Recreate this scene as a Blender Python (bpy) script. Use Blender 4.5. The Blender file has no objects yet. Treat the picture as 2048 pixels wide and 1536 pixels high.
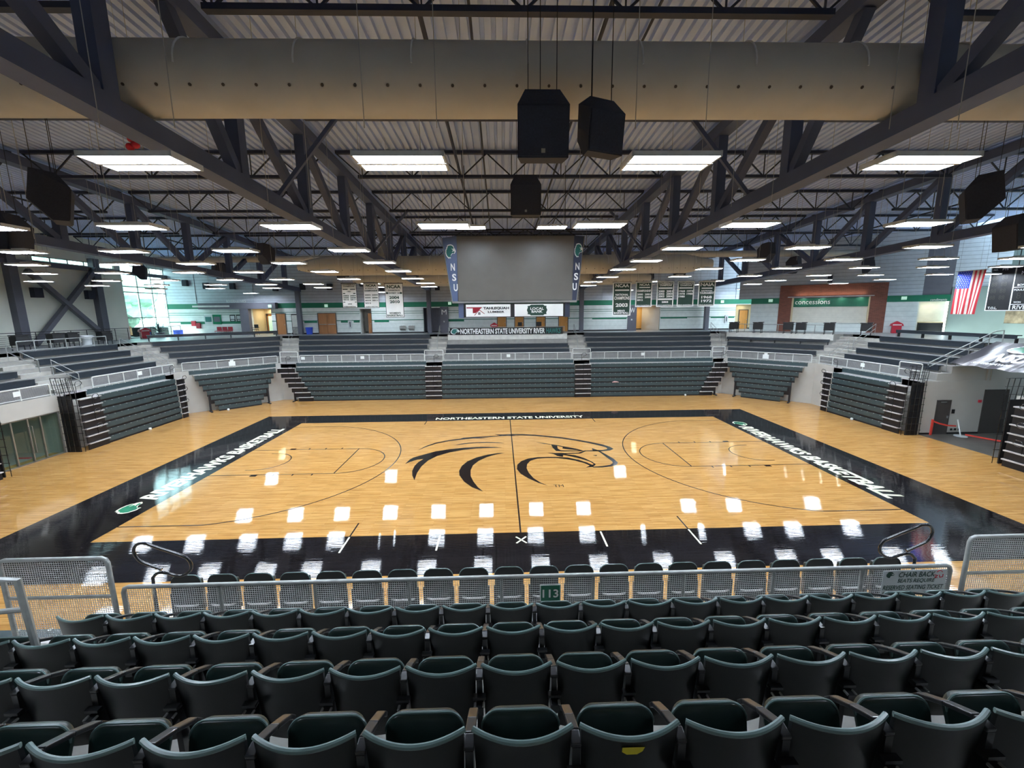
import bpy, bmesh, math, random
from mathutils import Vector, Matrix
from mathutils.geometry import tessellate_polygon
random.seed(7)
SC = bpy.context.scene
COL = SC.collection
# ------------------------------------------------------------------ camera
cam_d = bpy.data.cameras.new('camera'); cam = bpy.data.objects.new('camera', cam_d); COL.objects.link(cam)
P_, Y_, R_ = 0.169693, -0.026818, -0.009651
cy, sy = math.cos(Y_), math.sin(Y_)
F = Vector((-sy*math.cos(P_), cy*math.cos(P_), -math.sin(P_)))
RT = Vector((cy, sy, 0)); UP = RT.cross(F)
R2 = RT*math.cos(R_) + UP*math.sin(R_); U2 = -RT*math.sin(R_) + UP*math.cos(R_)
m = Matrix.Identity(4)
for i in range(3):
    m[i][0] = R2[i]; m[i][1] = U2[i]; m[i][2] = -F[i]
m[0][3], m[1][3], m[2][3] = -0.603, -20.978, 7.436
cam.matrix_world = m
cam_d.sensor_fit = 'HORIZONTAL'; cam_d.sensor_width = 36; cam_d.lens = 845.365/2048*36
cam_d.clip_start = 0.05; cam_d.clip_end = 500
SC.camera = cam
# ------------------------------------------------------------------ sky, exposure
w = bpy.data.worlds.new('sky'); SC.world = w; w.use_nodes = True
nt = w.node_tree; bg = nt.nodes['Background']
tc = nt.nodes.new('ShaderNodeTexCoord'); sp = nt.nodes.new('ShaderNodeSeparateXYZ'); cr = nt.nodes.new('ShaderNodeValToRGB')
nt.links.new(tc.outputs['Generated'], sp.inputs[0]); nt.links.new(sp.outputs['Z'], cr.inputs[0]); nt.links.new(cr.outputs[0], bg.inputs[0])
cr.color_ramp.elements[0].position = 0.0; cr.color_ramp.elements[0].color = (0.84, 0.97, 0.95, 1)
cr.color_ramp.elements[1].position = 0.6; cr.color_ramp.elements[1].color = (0.55, 0.80, 1.0, 1)
bg.inputs[1].default_value = 8.0
SC.view_settings.view_transform = 'Standard'; SC.view_settings.look = 'None'
SC.view_settings.gamma = 1; SC.view_settings.use_curve_mapping = False
SC.view_settings.exposure = 0.0
SC.cycles.use_denoising = True
SC.cycles.max_bounces = 7; SC.cycles.diffuse_bounces = 4; SC.cycles.glossy_bounces = 4; SC.cycles.transparent_max_bounces = 12
SC.cycles.sample_clamp_indirect = 6.0
LAMP = 76.0          # radiance of the fluorescent lamps
# ------------------------------------------------------------------ helpers
def lin(c):
    out = []
    for x in c:
        x /= 255.0
        out.append(x/12.92 if x <= 0.04045 else ((x+0.055)/1.055)**2.4)
    return (out[0], out[1], out[2], 1)
MATS = {}
def mk(name, rgb, rough=0.6, metal=0.0, var=0.10, scale=3.0, bump=0.0, coat=0.0, emit=0.0, spec=0.5, stretch=(1, 1, 1)):
    ma = bpy.data.materials.new(name); ma.use_nodes = True
    t = ma.node_tree; b = t.nodes['Principled BSDF']
    c = lin(rgb)
    b.inputs['Roughness'].default_value = rough; b.inputs['Metallic'].default_value = metal
    b.inputs['Coat Weight'].default_value = coat; b.inputs['Specular IOR Level'].default_value = spec
    co = t.nodes.new('ShaderNodeTexCoord'); mp = t.nodes.new('ShaderNodeMapping'); no = t.nodes.new('ShaderNodeTexNoise')
    mp.inputs['Scale'].default_value = stretch
    no.inputs['Scale'].default_value = scale; no.inputs['Detail'].default_value = 4
    t.links.new(co.outputs['Object'], mp.inputs[0]); t.links.new(mp.outputs[0], no.inputs['Vector'])
    rp = t.nodes.new('ShaderNodeValToRGB')
    rp.color_ramp.elements[0].position = 0.3; rp.color_ramp.elements[1].position = 0.7
    rp.color_ramp.elements[0].color = tuple(x*(1-var) for x in c[:3])+(1,)
    rp.color_ramp.elements[1].color = tuple(min(1, x*(1+var)) for x in c[:3])+(1,)
    t.links.new(no.outputs[0], rp.inputs[0]); t.links.new(rp.outputs[0], b.inputs['Base Color'])
    if emit:
        b.inputs['Emission Color'].default_value = c; b.inputs['Emission Strength'].default_value = emit
    if bump:
        bn = t.nodes.new('ShaderNodeBump'); bn.inputs['Strength'].default_value = bump; bn.inputs['Distance'].default_value = 0.02
        t.links.new(no.outputs[0], bn.inputs['Height']); t.links.new(bn.outputs[0], b.inputs['Normal'])
    MATS[name] = ma
    return ma
def banded(name, rgb, rgb2, axis, period, width, rough=0.5, metal=0.0, var=0.06):
    """flat sheet with thin grooves every `period` metres along an axis"""
    ma = mk(name, rgb, rough, metal, var); t = ma.node_tree; b = t.nodes['Principled BSDF']
    co = t.nodes.new('ShaderNodeTexCoord'); s = t.nodes.new('ShaderNodeSeparateXYZ'); t.links.new(co.outputs['Object'], s.inputs[0])
    d = t.nodes.new('ShaderNodeMath'); d.operation = 'DIVIDE'; d.inputs[1].default_value = period
    t.links.new(s.outputs[axis], d.inputs[0])
    fr = t.nodes.new('ShaderNodeMath'); fr.operation = 'FRACT'; t.links.new(d.outputs[0], fr.inputs[0])
    lt = t.nodes.new('ShaderNodeMath'); lt.operation = 'LESS_THAN'; lt.inputs[1].default_value = width/period; t.links.new(fr.outputs[0], lt.inputs[0])
    old = b.inputs['Base Color'].links[0].from_socket
    mx = t.nodes.new('ShaderNodeMix'); mx.data_type = 'RGBA'
    t.links.new(lt.outputs[0], mx.inputs['Factor']); t.links.new(old, mx.inputs[6]); mx.inputs[7].default_value = lin(rgb2)
    t.links.new(mx.outputs[2], b.inputs['Base Color'])
    return ma
WL = {}
def wl(o): return WL.get(o.name, Vector((0, 0, 0))) if o else Vector((0, 0, 0))
def tag(o, label=None, cat=None, group=None, kind=None):
    if label: o['label'] = label
    if cat: o['category'] = cat
    if group: o['group'] = group
    if kind: o['kind'] = kind
    return o
def empty(name, loc, label, cat, group=None):
    o = bpy.data.objects.new(name, None); COL.objects.link(o); o.location = loc; WL[o.name] = Vector(loc)
    o.empty_display_size = 0.2
    return tag(o, label, cat, group)
class MB:
    def __init__(s): s.v = []; s.f = []; s.m = []
    def add(s, vs, fs, m=0):
        k = len(s.v); s.v += [tuple(x) for x in vs]
        for f in fs: s.f.append([k+i for i in f]); s.m.append(m)
        return s
    def bx(s, x0, x1, y0, y1, z0, z1, m=0):
        if x0 > x1: x0, x1 = x1, x0
        if y0 > y1: y0, y1 = y1, y0
        if z0 > z1: z0, z1 = z1, z0
        v = [(x, y, z) for z in (z0, z1) for y in (y0, y1) for x in (x0, x1)]
        return s.add(v, [(0, 2, 3, 1), (4, 5, 7, 6), (0, 1, 5, 4), (2, 6, 7, 3), (0, 4, 6, 2), (1, 3, 7, 5)], m)
    def ob(s, c, h, ax, m=0):
        """oriented box: centre, half sizes, three unit axes"""
        c = Vector(c); a = [Vector(x) for x in ax]
        v = [c+a[0]*(i*h[0])+a[1]*(j*h[1])+a[2]*(k*h[2]) for k in (-1, 1) for j in (-1, 1) for i in (-1, 1)]
        return s.add(v, [(0, 2, 3, 1), (4, 5, 7, 6), (0, 1, 5, 4), (2, 6, 7, 3), (0, 4, 6, 2), (1, 3, 7, 5)], m)
    def bar(s, p, q, wd, ht, m=0, up=(0, 0, 1)):
        p = Vector(p); q = Vector(q); d = (q-p); L = d.length; d.normalize(); u = Vector(up)
        if abs(d.dot(u)) > 0.98: u = Vector((0, 1, 0))
        x = d.cross(u).normalized(); u = x.cross(d).normalized()
        return s.ob((p+q)/2, (wd/2, L/2, ht/2), (x, d, u), m)
    def tube(s, pts, r, n=8, m=0, closed=False, caps=True):
        pts = [Vector(p) for p in pts]; N = len(pts); k = len(s.v); prev = None
        rs = r if isinstance(r, (list, tuple)) else [r]*N
        for i, p in enumerate(pts):
            a = pts[i-1] if (i > 0 or closed) else p
            b = pts[(i+1) % N] if (i < N-1 or closed) else p
            d = (b-a).normalized()
            if prev is None:
                u = Vector((0, 0, 1)) if abs(d.z) < 0.9 else Vector((0, 1, 0))
                x = d.cross(u).normalized()
            else:
                x = (prev - d*prev.dot(d)).normalized()
            prev = x; y = d.cross(x)
            for j in range(n):
                t = 2*math.pi*j/n
                s.v.append(tuple(p+(x*math.cos(t)+y*math.sin(t))*rs[i]))
        M = N if closed else N-1
        for i in range(M):
            for j in range(n):
                a = k+i*n+j; b = k+i*n+(j+1) % n; c = k+((i+1) % N)*n+(j+1) % n; d = k+((i+1) % N)*n+j
                s.f.append([a, b, c, d]); s.m.append(m)
        if caps and not closed:
            s.f.append([k+j for j in range(n)][::-1]); s.m.append(m)
            s.f.append([k+(N-1)*n+j for j in range(n)]); s.m.append(m)
        return s
    def cyl(s, c, r, z0, z1, n=16, m=0, r2=None):
        return s.tube([(c[0], c[1], z0), (c[0], c[1], z1)], [r, r if r2 is None else r2], n, m)
    def quad(s, a, b, c, d, m=0): return s.add([a, b, c, d], [(0, 1, 2, 3)], m)
    def flat(s, pts, o, u, v, th=0.0, m=0):
        """filled 2-D polygon placed at o + u*x + v*y, thickened along u x v"""
        o = Vector(o); u = Vector(u); v = Vector(v); n = u.cross(v).normalized()
        p = [o+u*x+v*y for x, y in pts]
        tr = tessellate_polygon([[Vector((x, y, 0)) for x, y in pts]])
        N = len(p)
        s.add([q+n*th for q in p], [tuple(t) for t in tr], m)
        if th:
            s.add(p, [tuple(reversed(t)) for t in tr], m)
            s.add([q for q in p]+[q+n*th for q in p], [(i, (i+1) % N, N+(i+1) % N, N+i) for i in range(N)], m)
        return s
    def build(s, name, mats, parent=None, smooth=False, bevel=0.0, loc=None):
        o0 = wl(parent) if loc is None else Vector(loc)
        me = bpy.data.meshes.new(name)
        me.from_pydata([(x-o0.x, y-o0.y, z-o0.z) for x, y, z in s.v], [], s.f)
        if not isinstance(mats, (list, tuple)): mats = [mats]
        for q in mats: me.materials.append(q)
        for i, p in enumerate(me.polygons): p.material_index = s.m[i]
        bm = bmesh.new(); bm.from_mesh(me)
        bmesh.ops.recalc_face_normals(bm, faces=bm.faces[:]); bm.to_mesh(me); bm.free()
        if smooth:
            for p in me.polygons: p.use_smooth = True
        o = bpy.data.objects.new(name, me); COL.objects.link(o)
        if parent is not None: o.parent = parent
        else: o.location = o0 if loc is not None else (0, 0, 0)
        WL[o.name] = o0
        if smooth:
            e = o.modifiers.new('split', 'EDGE_SPLIT'); e.split_angle = math.radians(40)
        if bevel:
            e = o.modifiers.new('bevel', 'BEVEL'); e.width = bevel; e.segments = 2; e.limit_method = 'ANGLE'
        return o
def struct(mb, name, mats, **k): return tag(mb.build(name, mats, **k), kind='structure')
def dup(o, parent=None, loc=None, label=None, group=None, rotz=None, scale=None):
    c = o.copy(); COL.objects.link(c)
    if parent is not None: c.parent = parent
    if loc is not None: c.location = loc; WL[c.name] = Vector(loc)
    else: WL[c.name] = wl(parent) if parent else Vector((0, 0, 0))
    if rotz is not None: c.rotation_euler = (0, 0, rotz)
    if label: c['label'] = label
    if group: c['group'] = group
    for ch in list(o.children): dup(ch, c)
    return c
def text(name, body, mat, o, u, v, wd, ht, parent, shear=0.0, bold=0.0, th=0.004, squash=True, spacing=1.0):
    """lettering as a mesh: its box is wd x ht, centred on o; u = reading direction, v = up"""
    cu = bpy.data.curves.new('t', 'FONT'); cu.body = body; cu.shear = shear; cu.offset = bold; cu.resolution_u = 3
    cu.align_x = 'LEFT'; cu.space_character = spacing
    to = bpy.data.objects.new('t', cu); COL.objects.link(to)
    bpy.context.view_layer.update()
    dg = bpy.context.evaluated_depsgraph_get()
    me = bpy.data.meshes.new_from_object(to.evaluated_get(dg), depsgraph=dg)
    bpy.data.objects.remove(to); bpy.data.curves.remove(cu)
    xs = [q.co.x for q in me.vertices]; ys = [q.co.y for q in me.vertices]
    x0, x1, y0, y1 = min(xs), max(xs), min(ys), max(ys)
    o = Vector(o); u = Vector(u).normalized(); v = Vector(v).normalized(); n = u.cross(v)
    sx = wd/(x1-x0); sz = ht/(y1-y0)
    if not squash: sx = sz = min(sx, sz)
    pts = [o+u*((q.co.x-(x0+x1)/2)*sx)+v*((q.co.y-(y0+y1)/2)*sz)+n*th for q in me.vertices]
    mb = MB(); mb.add(pts, [tuple(p.vertices) for p in me.polygons])
    bpy.data.meshes.remove(me)
    return mb.build(name, mat, parent)
ORD = ['first', 'second', 'third', 'fourth', 'fifth', 'sixth', 'seventh', 'eighth', 'ninth', 'tenth', 'eleventh', 'twelfth', 'thirteenth',
       'fourteenth', 'fifteenth', 'sixteenth', 'seventeenth', 'eighteenth', 'nineteenth', 'twentieth', 'twenty-first', 'twenty-second']
# ------------------------------------------------------------------ materials
def cupping(t, co, bn, amp):
    """the slight cupping of narrow floor boards, which stretches reflections towards the viewer"""
    s = t.nodes.new('ShaderNodeSeparateXYZ'); t.links.new(co.outputs['Object'], s.inputs[0])
    k = t.nodes.new('ShaderNodeMath'); k.operation = 'MULTIPLY'; k.inputs[1].default_value = 2*math.pi/0.075; t.links.new(s.outputs['Y'], k.inputs[0])
    sn = t.nodes.new('ShaderNodeMath'); sn.operation = 'SINE'; t.links.new(k.outputs[0], sn.inputs[0])
    b2 = t.nodes.new('ShaderNodeBump'); b2.inputs['Strength'].default_value = 1.0; b2.inputs['Distance'].default_value = amp
    t.links.new(sn.outputs[0], b2.inputs['Height']); b2_out = b2.outputs[0]; t.links.new(b2_out, bn.inputs['Normal'])
def wood_floor():
    ma = bpy.data.materials.new('maple_court'); ma.use_nodes = True; t = ma.node_tree; b = t.nodes['Principled BSDF']
    co = t.nodes.new('ShaderNodeTexCoord'); br = t.nodes.new('ShaderNodeTexBrick')
    br.inputs['Scale'].default_value = 1; br.inputs['Brick Width'].default_value = 1.3; br.inputs['Row Height'].default_value = 0.075
    br.inputs['Mortar Size'].default_value = 0.0016; br.offset = 0.37; br.inputs['Bias'].default_value = 0.0
    br.inputs['Color1'].default_value = lin((204, 157, 93)); br.inputs['Color2'].default_value = lin((188, 138, 75)); br.inputs['Mortar'].default_value = lin((128, 84, 40))
    t.links.new(co.outputs['Object'], br.inputs['Vector'])
    mp = t.nodes.new('ShaderNodeMapping'); mp.inputs['Scale'].default_value = (0.9, 14, 1); no = t.nodes.new('ShaderNodeTexNoise')
    no.inputs['Scale'].default_value = 1.2; no.inputs['Detail'].default_value = 6
    t.links.new(co.outputs['Object'], mp.inputs[0]); t.links.new(mp.outputs[0], no.inputs['Vector'])
    rp = t.nodes.new('ShaderNodeValToRGB'); rp.color_ramp.elements[0].color = (0.66, 0.60, 0.52, 1); rp.color_ramp.elements[1].color = (1.1, 1.1, 1.1, 1)
    rp.color_ramp.elements[0].position = 0.32; rp.color_ramp.elements[1].position = 0.55
    t.links.new(no.outputs[0], rp.inputs[0])
    mx = t.nodes.new('ShaderNodeMix'); mx.data_type = 'RGBA'; mx.blend_type = 'MULTIPLY'; mx.inputs['Factor'].default_value = 0.75
    t.links.new(br.outputs['Color'], mx.inputs[6]); t.links.new(rp.outputs[0], mx.inputs[7]); t.links.new(mx.outputs[2], b.inputs['Base Color'])
    b.inputs['Roughness'].default_value = 0.035; b.inputs['Specular IOR Level'].default_value = 0.5
    bn = t.nodes.new('ShaderNodeBump'); bn.inputs['Strength'].default_value = 0.012; bn.inputs['Distance'].default_value = 0.01
    t.links.new(no.outputs[0], bn.inputs['Height']); t.links.new(bn.outputs[0], b.inputs['Normal']); cupping(t, co, bn, 0.00012)
    return ma
def paint(name, rgb, rough=0.035, bump=0.03):
    ma = mk(name, rgb, rough, 0, 0.25, 1.0, bump, stretch=(0.8, 11, 1)); t = ma.node_tree
    cupping(t, next(n for n in t.nodes if n.type == 'TEX_COORD'), next(n for n in t.nodes if n.type == 'BUMP'), 0.00016); return ma
M_WOOD = wood_floor()
M_BLACKP = paint('black_court_paint', (27, 24, 25))
M_LINE = mk('black_line_paint', (30, 22, 20), 0.12)
M_WHITEP = mk('white_court_paint', (232, 232, 205), 0.15)
M_GREENP = mk('green_court_paint', (38, 128, 92), 0.15)
M_CONC = mk('terrace_concrete', (158, 156, 150), 0.85, 0, 0.12, 2.5, 0.1)
M_CONC2 = mk('step_concrete', (178, 175, 166), 0.85, 0, 0.14, 3)
M_CFLOOR = mk('concourse_flooring', (150, 152, 150), 0.35, 0, 0.08, 0.6)
M_DKFLOOR = mk('dark_tunnel_floor', (84, 80, 74), 0.5, 0, 0.25, 1.2)
M_BLOCK = mk('painted_block', (203, 206, 197), 0.7, 0, 0.05, 1.0)
M_GREYWALL = mk('grey_wall_paint', (186, 184, 176), 0.8, 0, 0.05, 1)
M_BENCH = mk('bench_green_vinyl', (38, 46, 54), 0.42, 0, 0.10, 6)
M_BENCHT = mk('telescopic_bench_plastic', (58, 74, 77), 0.30, 0, 0.10, 4)
M_NOSE = mk('pale_clip', (196, 202, 198), 0.4)
M_BLACK = mk('black_steel', (24, 23, 27), 0.45, 0, 0.15, 5)
M_BLACKG = mk('black_gloss_rail', (22, 22, 24), 0.2, 0, 0.1, 5, coat=0.5)
M_TREAD = mk('aluminium_tread', (196, 192, 190), 0.5, 0.1, 0.12, 6)
M_RAIL = mk('galvanised_rail', (160, 163, 160), 0.42, 0.35, 0.14, 9)
M_RAILP = mk('pale_rail', (214, 217, 212), 0.45, 0, 0.08, 9)
M_MESHD = mk('dark_wire_mesh', (104, 106, 114), 0.5, 0, 0.05, 5)
M_MESH = mk('wire_mesh', (176, 178, 176), 0.4, 0.4, 0.05, 5)
M_TRUSS = mk('truss_steel', (74, 84, 112), 0.55, 0.0, 0.10, 1.2)
M_JOIST = mk('joist_steel', (40, 46, 66), 0.55, 0.0, 0.08, 2)
M_DECK = mk('roof_deck', (188, 207, 248), 0.6, 0.0, 0.08, 0.7)
M_DUCT = mk('fabric_duct', (196, 192, 182), 0.75, 0, 0.06, 1.2)
M_DUCTDOT = mk('duct_nozzle', (70, 58, 46), 0.6)
M_LAMP = mk('lamp_glow', (226, 239, 255), 0.5, var=0.0, emit=LAMP)
M_LAMPOFF = mk('lamp_unlit', (205, 205, 198), 0.5)
M_HOUSE = mk('lamp_housing', (225, 225, 222), 0.4)
M_CORD = mk('pale_cord', (170, 170, 168), 0.6)
M_SPK = mk('speaker_grille', (46, 49, 62), 0.75, 0, 0.2, 30)
M_SCREEN = mk('dark_led_screen', (108, 106, 100), 0.42, 0, 0.05, 2)
M_NAVY = mk('navy_panel', (54, 62, 84), 0.45, 0, 0.06, 1)
M_NAVYLIT = mk('lit_navy_panel', (92, 108, 142), 0.45, 0, 0.06, 1)  # lit copy of the navy panel: light on the left side put into colour
M_WHITE = mk('white_vinyl', (246, 249, 245), 0.5, 0, 0.03)
M_TEAL = mk('teal_print', (34, 110, 104), 0.5, 0, 0.06)
M_GREENB = mk('green_wall_band', (8, 112, 82), 0.55, 0, 0.05)
M_DKGREEN = mk('dark_green_felt', (36, 66, 56), 0.7, 0, 0.06)
M_INK = mk('black_ink', (22, 24, 26), 0.6)
M_RED = mk('maroon_print', (150, 26, 46), 0.5)
M_FRED = mk('flag_red', (200, 48, 62), 0.75)
M_FWHITE = mk('flag_white', (238, 228, 218), 0.75)
M_FBLUE = mk('flag_blue', (44, 70, 200), 0.75)
M_DOORW = mk('oak_door', (166, 112, 66), 0.5, 0, 0.14, 2, stretch=(4, 4, 0.6))
M_DOORO = mk('light_oak_panel', (196, 136, 62), 0.5, 0, 0.12, 2, stretch=(4, 4, 0.6))
M_DOORG = mk('grey_steel_door', (72, 68, 66), 0.5, 0, 0.06)
M_GREYD = mk('dark_grey_cladding', (98, 98, 108), 0.6, 0, 0.05)
M_BEIGE = mk('beige_paint', (214, 196, 158), 0.7, 0, 0.04)
M_YEL = mk('yellow_lit_corridor', (226, 184, 110), 0.7, 0, 0.04)  # yellow lamplight of the restroom entry put into the wall colour
M_SLATEW = mk('slate_wall_paint', (122, 138, 135), 0.75, 0, 0.05, 1)
M_CREAM = mk('cream_panel_wall', (228, 231, 218), 0.75, 0, 0.05, 0.5)
M_COLUMN = mk('column_steel', (96, 98, 108), 0.55, 0, 0.08, 1)
M_REDBOX = mk('red_plastic', (196, 34, 56), 0.45)
M_BLUEBIN = mk('blue_plastic', (38, 74, 190), 0.45)
M_GREYBIN = mk('light_grey_plastic', (200, 206, 206), 0.45)
M_STEEL = mk('brushed_steel', (170, 170, 166), 0.3, 0.8, 0.08, 4)
M_COOLER = mk('cooler_front', (206, 208, 200), 0.3)
M_SEATD = mk('seat_back_shell', (19, 22, 22), 0.32, 0, 0.12, 14, 0.03)
M_SEATG = mk('seat_green_plastic', (18, 35, 32), 0.3, 0, 0.12, 10, 0.06)
M_SEATHL = mk('seat_edge_highlight', (92, 114, 112), 0.3, 0, 0.10, 9)  # lighter tone paints the highlight along the seat edges
M_ARM = mk('gloss_black_armrest', (34, 35, 37), 0.28, 0, 0.2, 9, coat=0.15)
M_BOLT = mk('steel_bolt', (190, 190, 186), 0.3, 0.8)
M_YELLOW = mk('yellow_sticker', (232, 214, 40), 0.5)
M_ORANGE = mk('red_belt', (222, 70, 58), 0.6)
M_LEAF = mk('plant_leaf', (34, 62, 66), 0.6)
M_TREE = mk('tree_leaf', (196, 222, 196), 0.8, 0, 0.3, 0.6)
M_GROUND = mk('paved_ground', (190, 196, 186), 0.9)
M_PARAPET = mk('white_parapet', (222, 222, 214), 0.6)
M_BSIGN = mk('sign_green', (22, 104, 78), 0.5)
M_DIGIT = mk('unlit_digit', (52, 50, 46), 0.5)
M_PALEGLOW = mk('pale_glow_face', (196, 240, 214), 0.5, emit=0.5)
M_SIDING = banded('metal_siding', (190, 197, 206), (134, 140, 150), 2, 0.30, 0.03, 0.45, 0.15)
M_BLOCKW = banded('panel_block_wall', (226, 234, 230), (186, 198, 196), 2, 0.42, 0.02, 0.6)
M_SHUT = banded('roller_shutter', (224, 222, 210), (196, 194, 182), 2, 0.09, 0.012, 0.5)
def brick_mat():
    ma = bpy.data.materials.new('red_brick'); ma.use_nodes = True; t = ma.node_tree; b = t.nodes['Principled BSDF']
    co = t.nodes.new('ShaderNodeTexCoord'); br = t.nodes.new('ShaderNodeTexBrick'); mp = t.nodes.new('ShaderNodeMapping')
    mp.inputs['Rotation'].default_value = (math.radians(90), 0, 0)
    br.inputs['Scale'].default_value = 1; br.inputs['Brick Width'].default_value = 0.22; br.inputs['Row Height'].default_value = 0.075; br.inputs['Mortar Size'].default_value = 0.006
    br.inputs['Color1'].default_value = lin((132, 76, 60)); br.inputs['Color2'].default_value = lin((110, 62, 50)); br.inputs['Mortar'].default_value = lin((132, 104, 92))
    t.links.new(co.outputs['Object'], mp.inputs[0]); t.links.new(mp.outputs[0], br.inputs['Vector']); t.links.new(br.outputs['Color'], b.inputs['Base Color'])
    b.inputs['Roughness'].default_value = 0.85
    return ma
M_BRICK = brick_mat()
def glass_mat(name, tint, mix):
    ma = bpy.data.materials.new(name); ma.use_nodes = True; t = ma.node_tree
    for n in list(t.nodes): t.nodes.remove(n)
    o = t.nodes.new('ShaderNodeOutputMaterial'); a = t.nodes.new('ShaderNodeBsdfTransparent'); g = t.nodes.new('ShaderNodeBsdfGlossy'); mx = t.nodes.new('ShaderNodeMixShader')
    no = t.nodes.new('ShaderNodeTexNoise'); no.inputs['Scale'].default_value = 0.8
    a.inputs[0].default_value = tint; g.inputs['Roughness'].default_value = 0.02; mx.inputs[0].default_value = mix
    t.links.new(a.outputs[0], mx.inputs[1]); t.links.new(g.outputs[0], mx.inputs[2]); t.links.new(mx.outputs[0], o.inputs[0])
    return ma
M_GLASS = glass_mat('window_glass', (0.86, 0.97, 0.95, 1), 0.06)
# ------------------------------------------------------------------ roof, floor, terraces
S2 = math.sqrt(0.5)
def zdeck(y): return 14.25-0.045*y
def zbot(y): return 10.48-0.0378*y      # underside of the trusses' bottom chords
def ztop(y): return 13.6-0.045*y        # underside of the top chords
fl = struct(MB().bx(-25.4, 24.15, -16.2, 16.2, -0.2, 0.0), 'floor', M_WOOD)
struct(MB().bx(24.15, 36, -3.2, 3.2, -0.2, 0.0), 'tunnel_floor', M_DKFLOOR)
struct(MB().bx(-40, -25.4, -6, 6, -0.2, -0.001), 'vestibule_floor', M_CFLOOR)
struct(MB().bx(-90, -34.2, -40, 60, 4.9, 5.2).bx(-90, 30, 24.6, 90, 4.9, 5.2), 'exterior_ground', M_GROUND)
# corrugated deck
mb = MB(); xs = []; x = -36.0
while x < 36:
    xs += [(x, 0.0), (x+0.17, 0.0), (x+0.185, 0.13), (x+0.285, 0.13)]; x += 0.30
mb.v = [(a, y, zdeck(y)+b) for y in (-26, 26) for a, b in xs]; n = len(xs)
mb.f = [[i, i+1, n+i+1, n+i] for i in range(n-1)]; mb.m = [0]*(n-1)
mb.bx(-36, 36, -26, -25.9, 13, 16); struct(mb, 'ceiling', M_DECK)
OFF = [0, 0.86, 1.70, 2.54, 3.38, 4.22]; ZT = [3.235, 3.64, 4.06, 4.49, 4.92, 5.35]
SEG = {
 'far':  ((0, 15.95), (1, 0), (0, 1), lambda o: -19.65-.414*o, lambda o: 19.25+.414*o),
 'near': ((0, -15.95), (1, 0), (0, -1), lambda o: -19.65-.414*o, lambda o: 19.25+.414*o),
 'left': ((-24.6, 0), (0, 1), (-1, 0), lambda o: 2.1, lambda o: 11.0+.414*o),
 'left_near': ((-24.6, 0), (0, 1), (-1, 0), lambda o: -11.0-.414*o, lambda o: -1.2),
 'right': ((24.0, 0), (0, 1), (1, 0), lambda o: 2.7, lambda o: 11.2+.414*o),
 'right_near': ((24.0, 0), (0, 1), (1, 0), lambda o: -11.2-.414*o, lambda o: -1.9),
 'corner_left': ((-22.125, 13.475), (S2, S2), (-S2, S2), lambda o: -3.5-.414*o, lambda o: 3.5+.414*o),
 'corner_right': ((21.62, 13.58), (S2, -S2), (S2, S2), lambda o: -3.36-.414*o, lambda o: 3.36+.414*o),
 'corner_near_left': ((-22.125, -13.475), (S2, -S2), (-S2, -S2), lambda o: -3.5-.414*o, lambda o: 3.5+.414*o),
 'corner_near_right': ((21.62, -13.58), (S2, S2), (S2, -S2), lambda o: -3.36-.414*o, lambda o: 3.36+.414*o),
}
def P(sg, t, o, z):
    g = SEG[sg]; return Vector((g[0][0]+g[1][0]*t+g[2][0]*o, g[0][1]+g[1][1]*t+g[2][1]*o, z))
def sbox(mb, sg, ta, tb, o0, o1, z0, z1, m=0):
    """box in a stand's own frame; ta/tb may follow the mitre (functions of the offset)"""
    fa = ta if callable(ta) else (lambda o: ta); fb = tb if callable(tb) else (lambda o: tb)
    v = [P(sg, f(o), o, z) for z in (z0, z1) for o in (o0, o1) for f in (fa, fb)]
    return mb.add(v, [(0, 2, 3, 1), (4, 5, 7, 6), (0, 1, 5, 4), (2, 6, 7, 3), (0, 4, 6, 2), (1, 3, 7, 5)], m)
CONC_O = {'far': 7.36, 'near': 8.3, 'left': 9.5, 'left_near': 9.5, 'right': 10.6, 'right_near': 10.6}
def terrace(sg, z_low=0.0, ta=None, tb=None):
    g = SEG[sg]; fa = ta or g[3]; fb = tb or g[4]
    prof = [(0, z_low), (0, ZT[0])]
    for k in range(1, 6): prof += [(OFF[k], ZT[k-1]), (OFF[k], ZT[k])]
    mb = MB()
    for (o0, z0), (o1, z1) in zip(prof, prof[1:]):
        mb.quad(P(sg, fa(o0), o0, z0), P(sg, fb(o0), o0, z0), P(sg, fb(o1), o1, z1), P(sg, fa(o1), o1, z1), 1 if z0 == z_low else 0)
    ends = prof+[(4.6, 5.35), (4.6, z_low)]
    for f in (fa, fb):
        k = len(mb.v); mb.v += [tuple(P(sg, f(o), o, z)) for o, z in ends]
        for t3 in tessellate_polygon([[Vector((o, z, 0)) for o, z in ends]]): mb.f.append([k+i for i in t3]); mb.m.append(1)
    if z_low > 0: mb.quad(P(sg, fa(0), 0, z_low), P(sg, fb(0), 0, z_low), P(sg, fb(4.6), 4.6, z_low), P(sg, fa(4.6), 4.6, z_low), 1)
    struct(mb, 'terrace_'+sg, [M_CONC, M_GREYWALL])
    oe = CONC_O.get(sg, 13.0)
    mb = MB(); sbox(mb, sg, fa, fb, 4.22, oe, 5.15, 5.35, 0)
    struct(mb, 'concourse_floor', M_CFLOOR)
for sg in SEG: terrace(sg)
terrace('left', 2.35, lambda o: -1.2, lambda o: 2.1)
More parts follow.
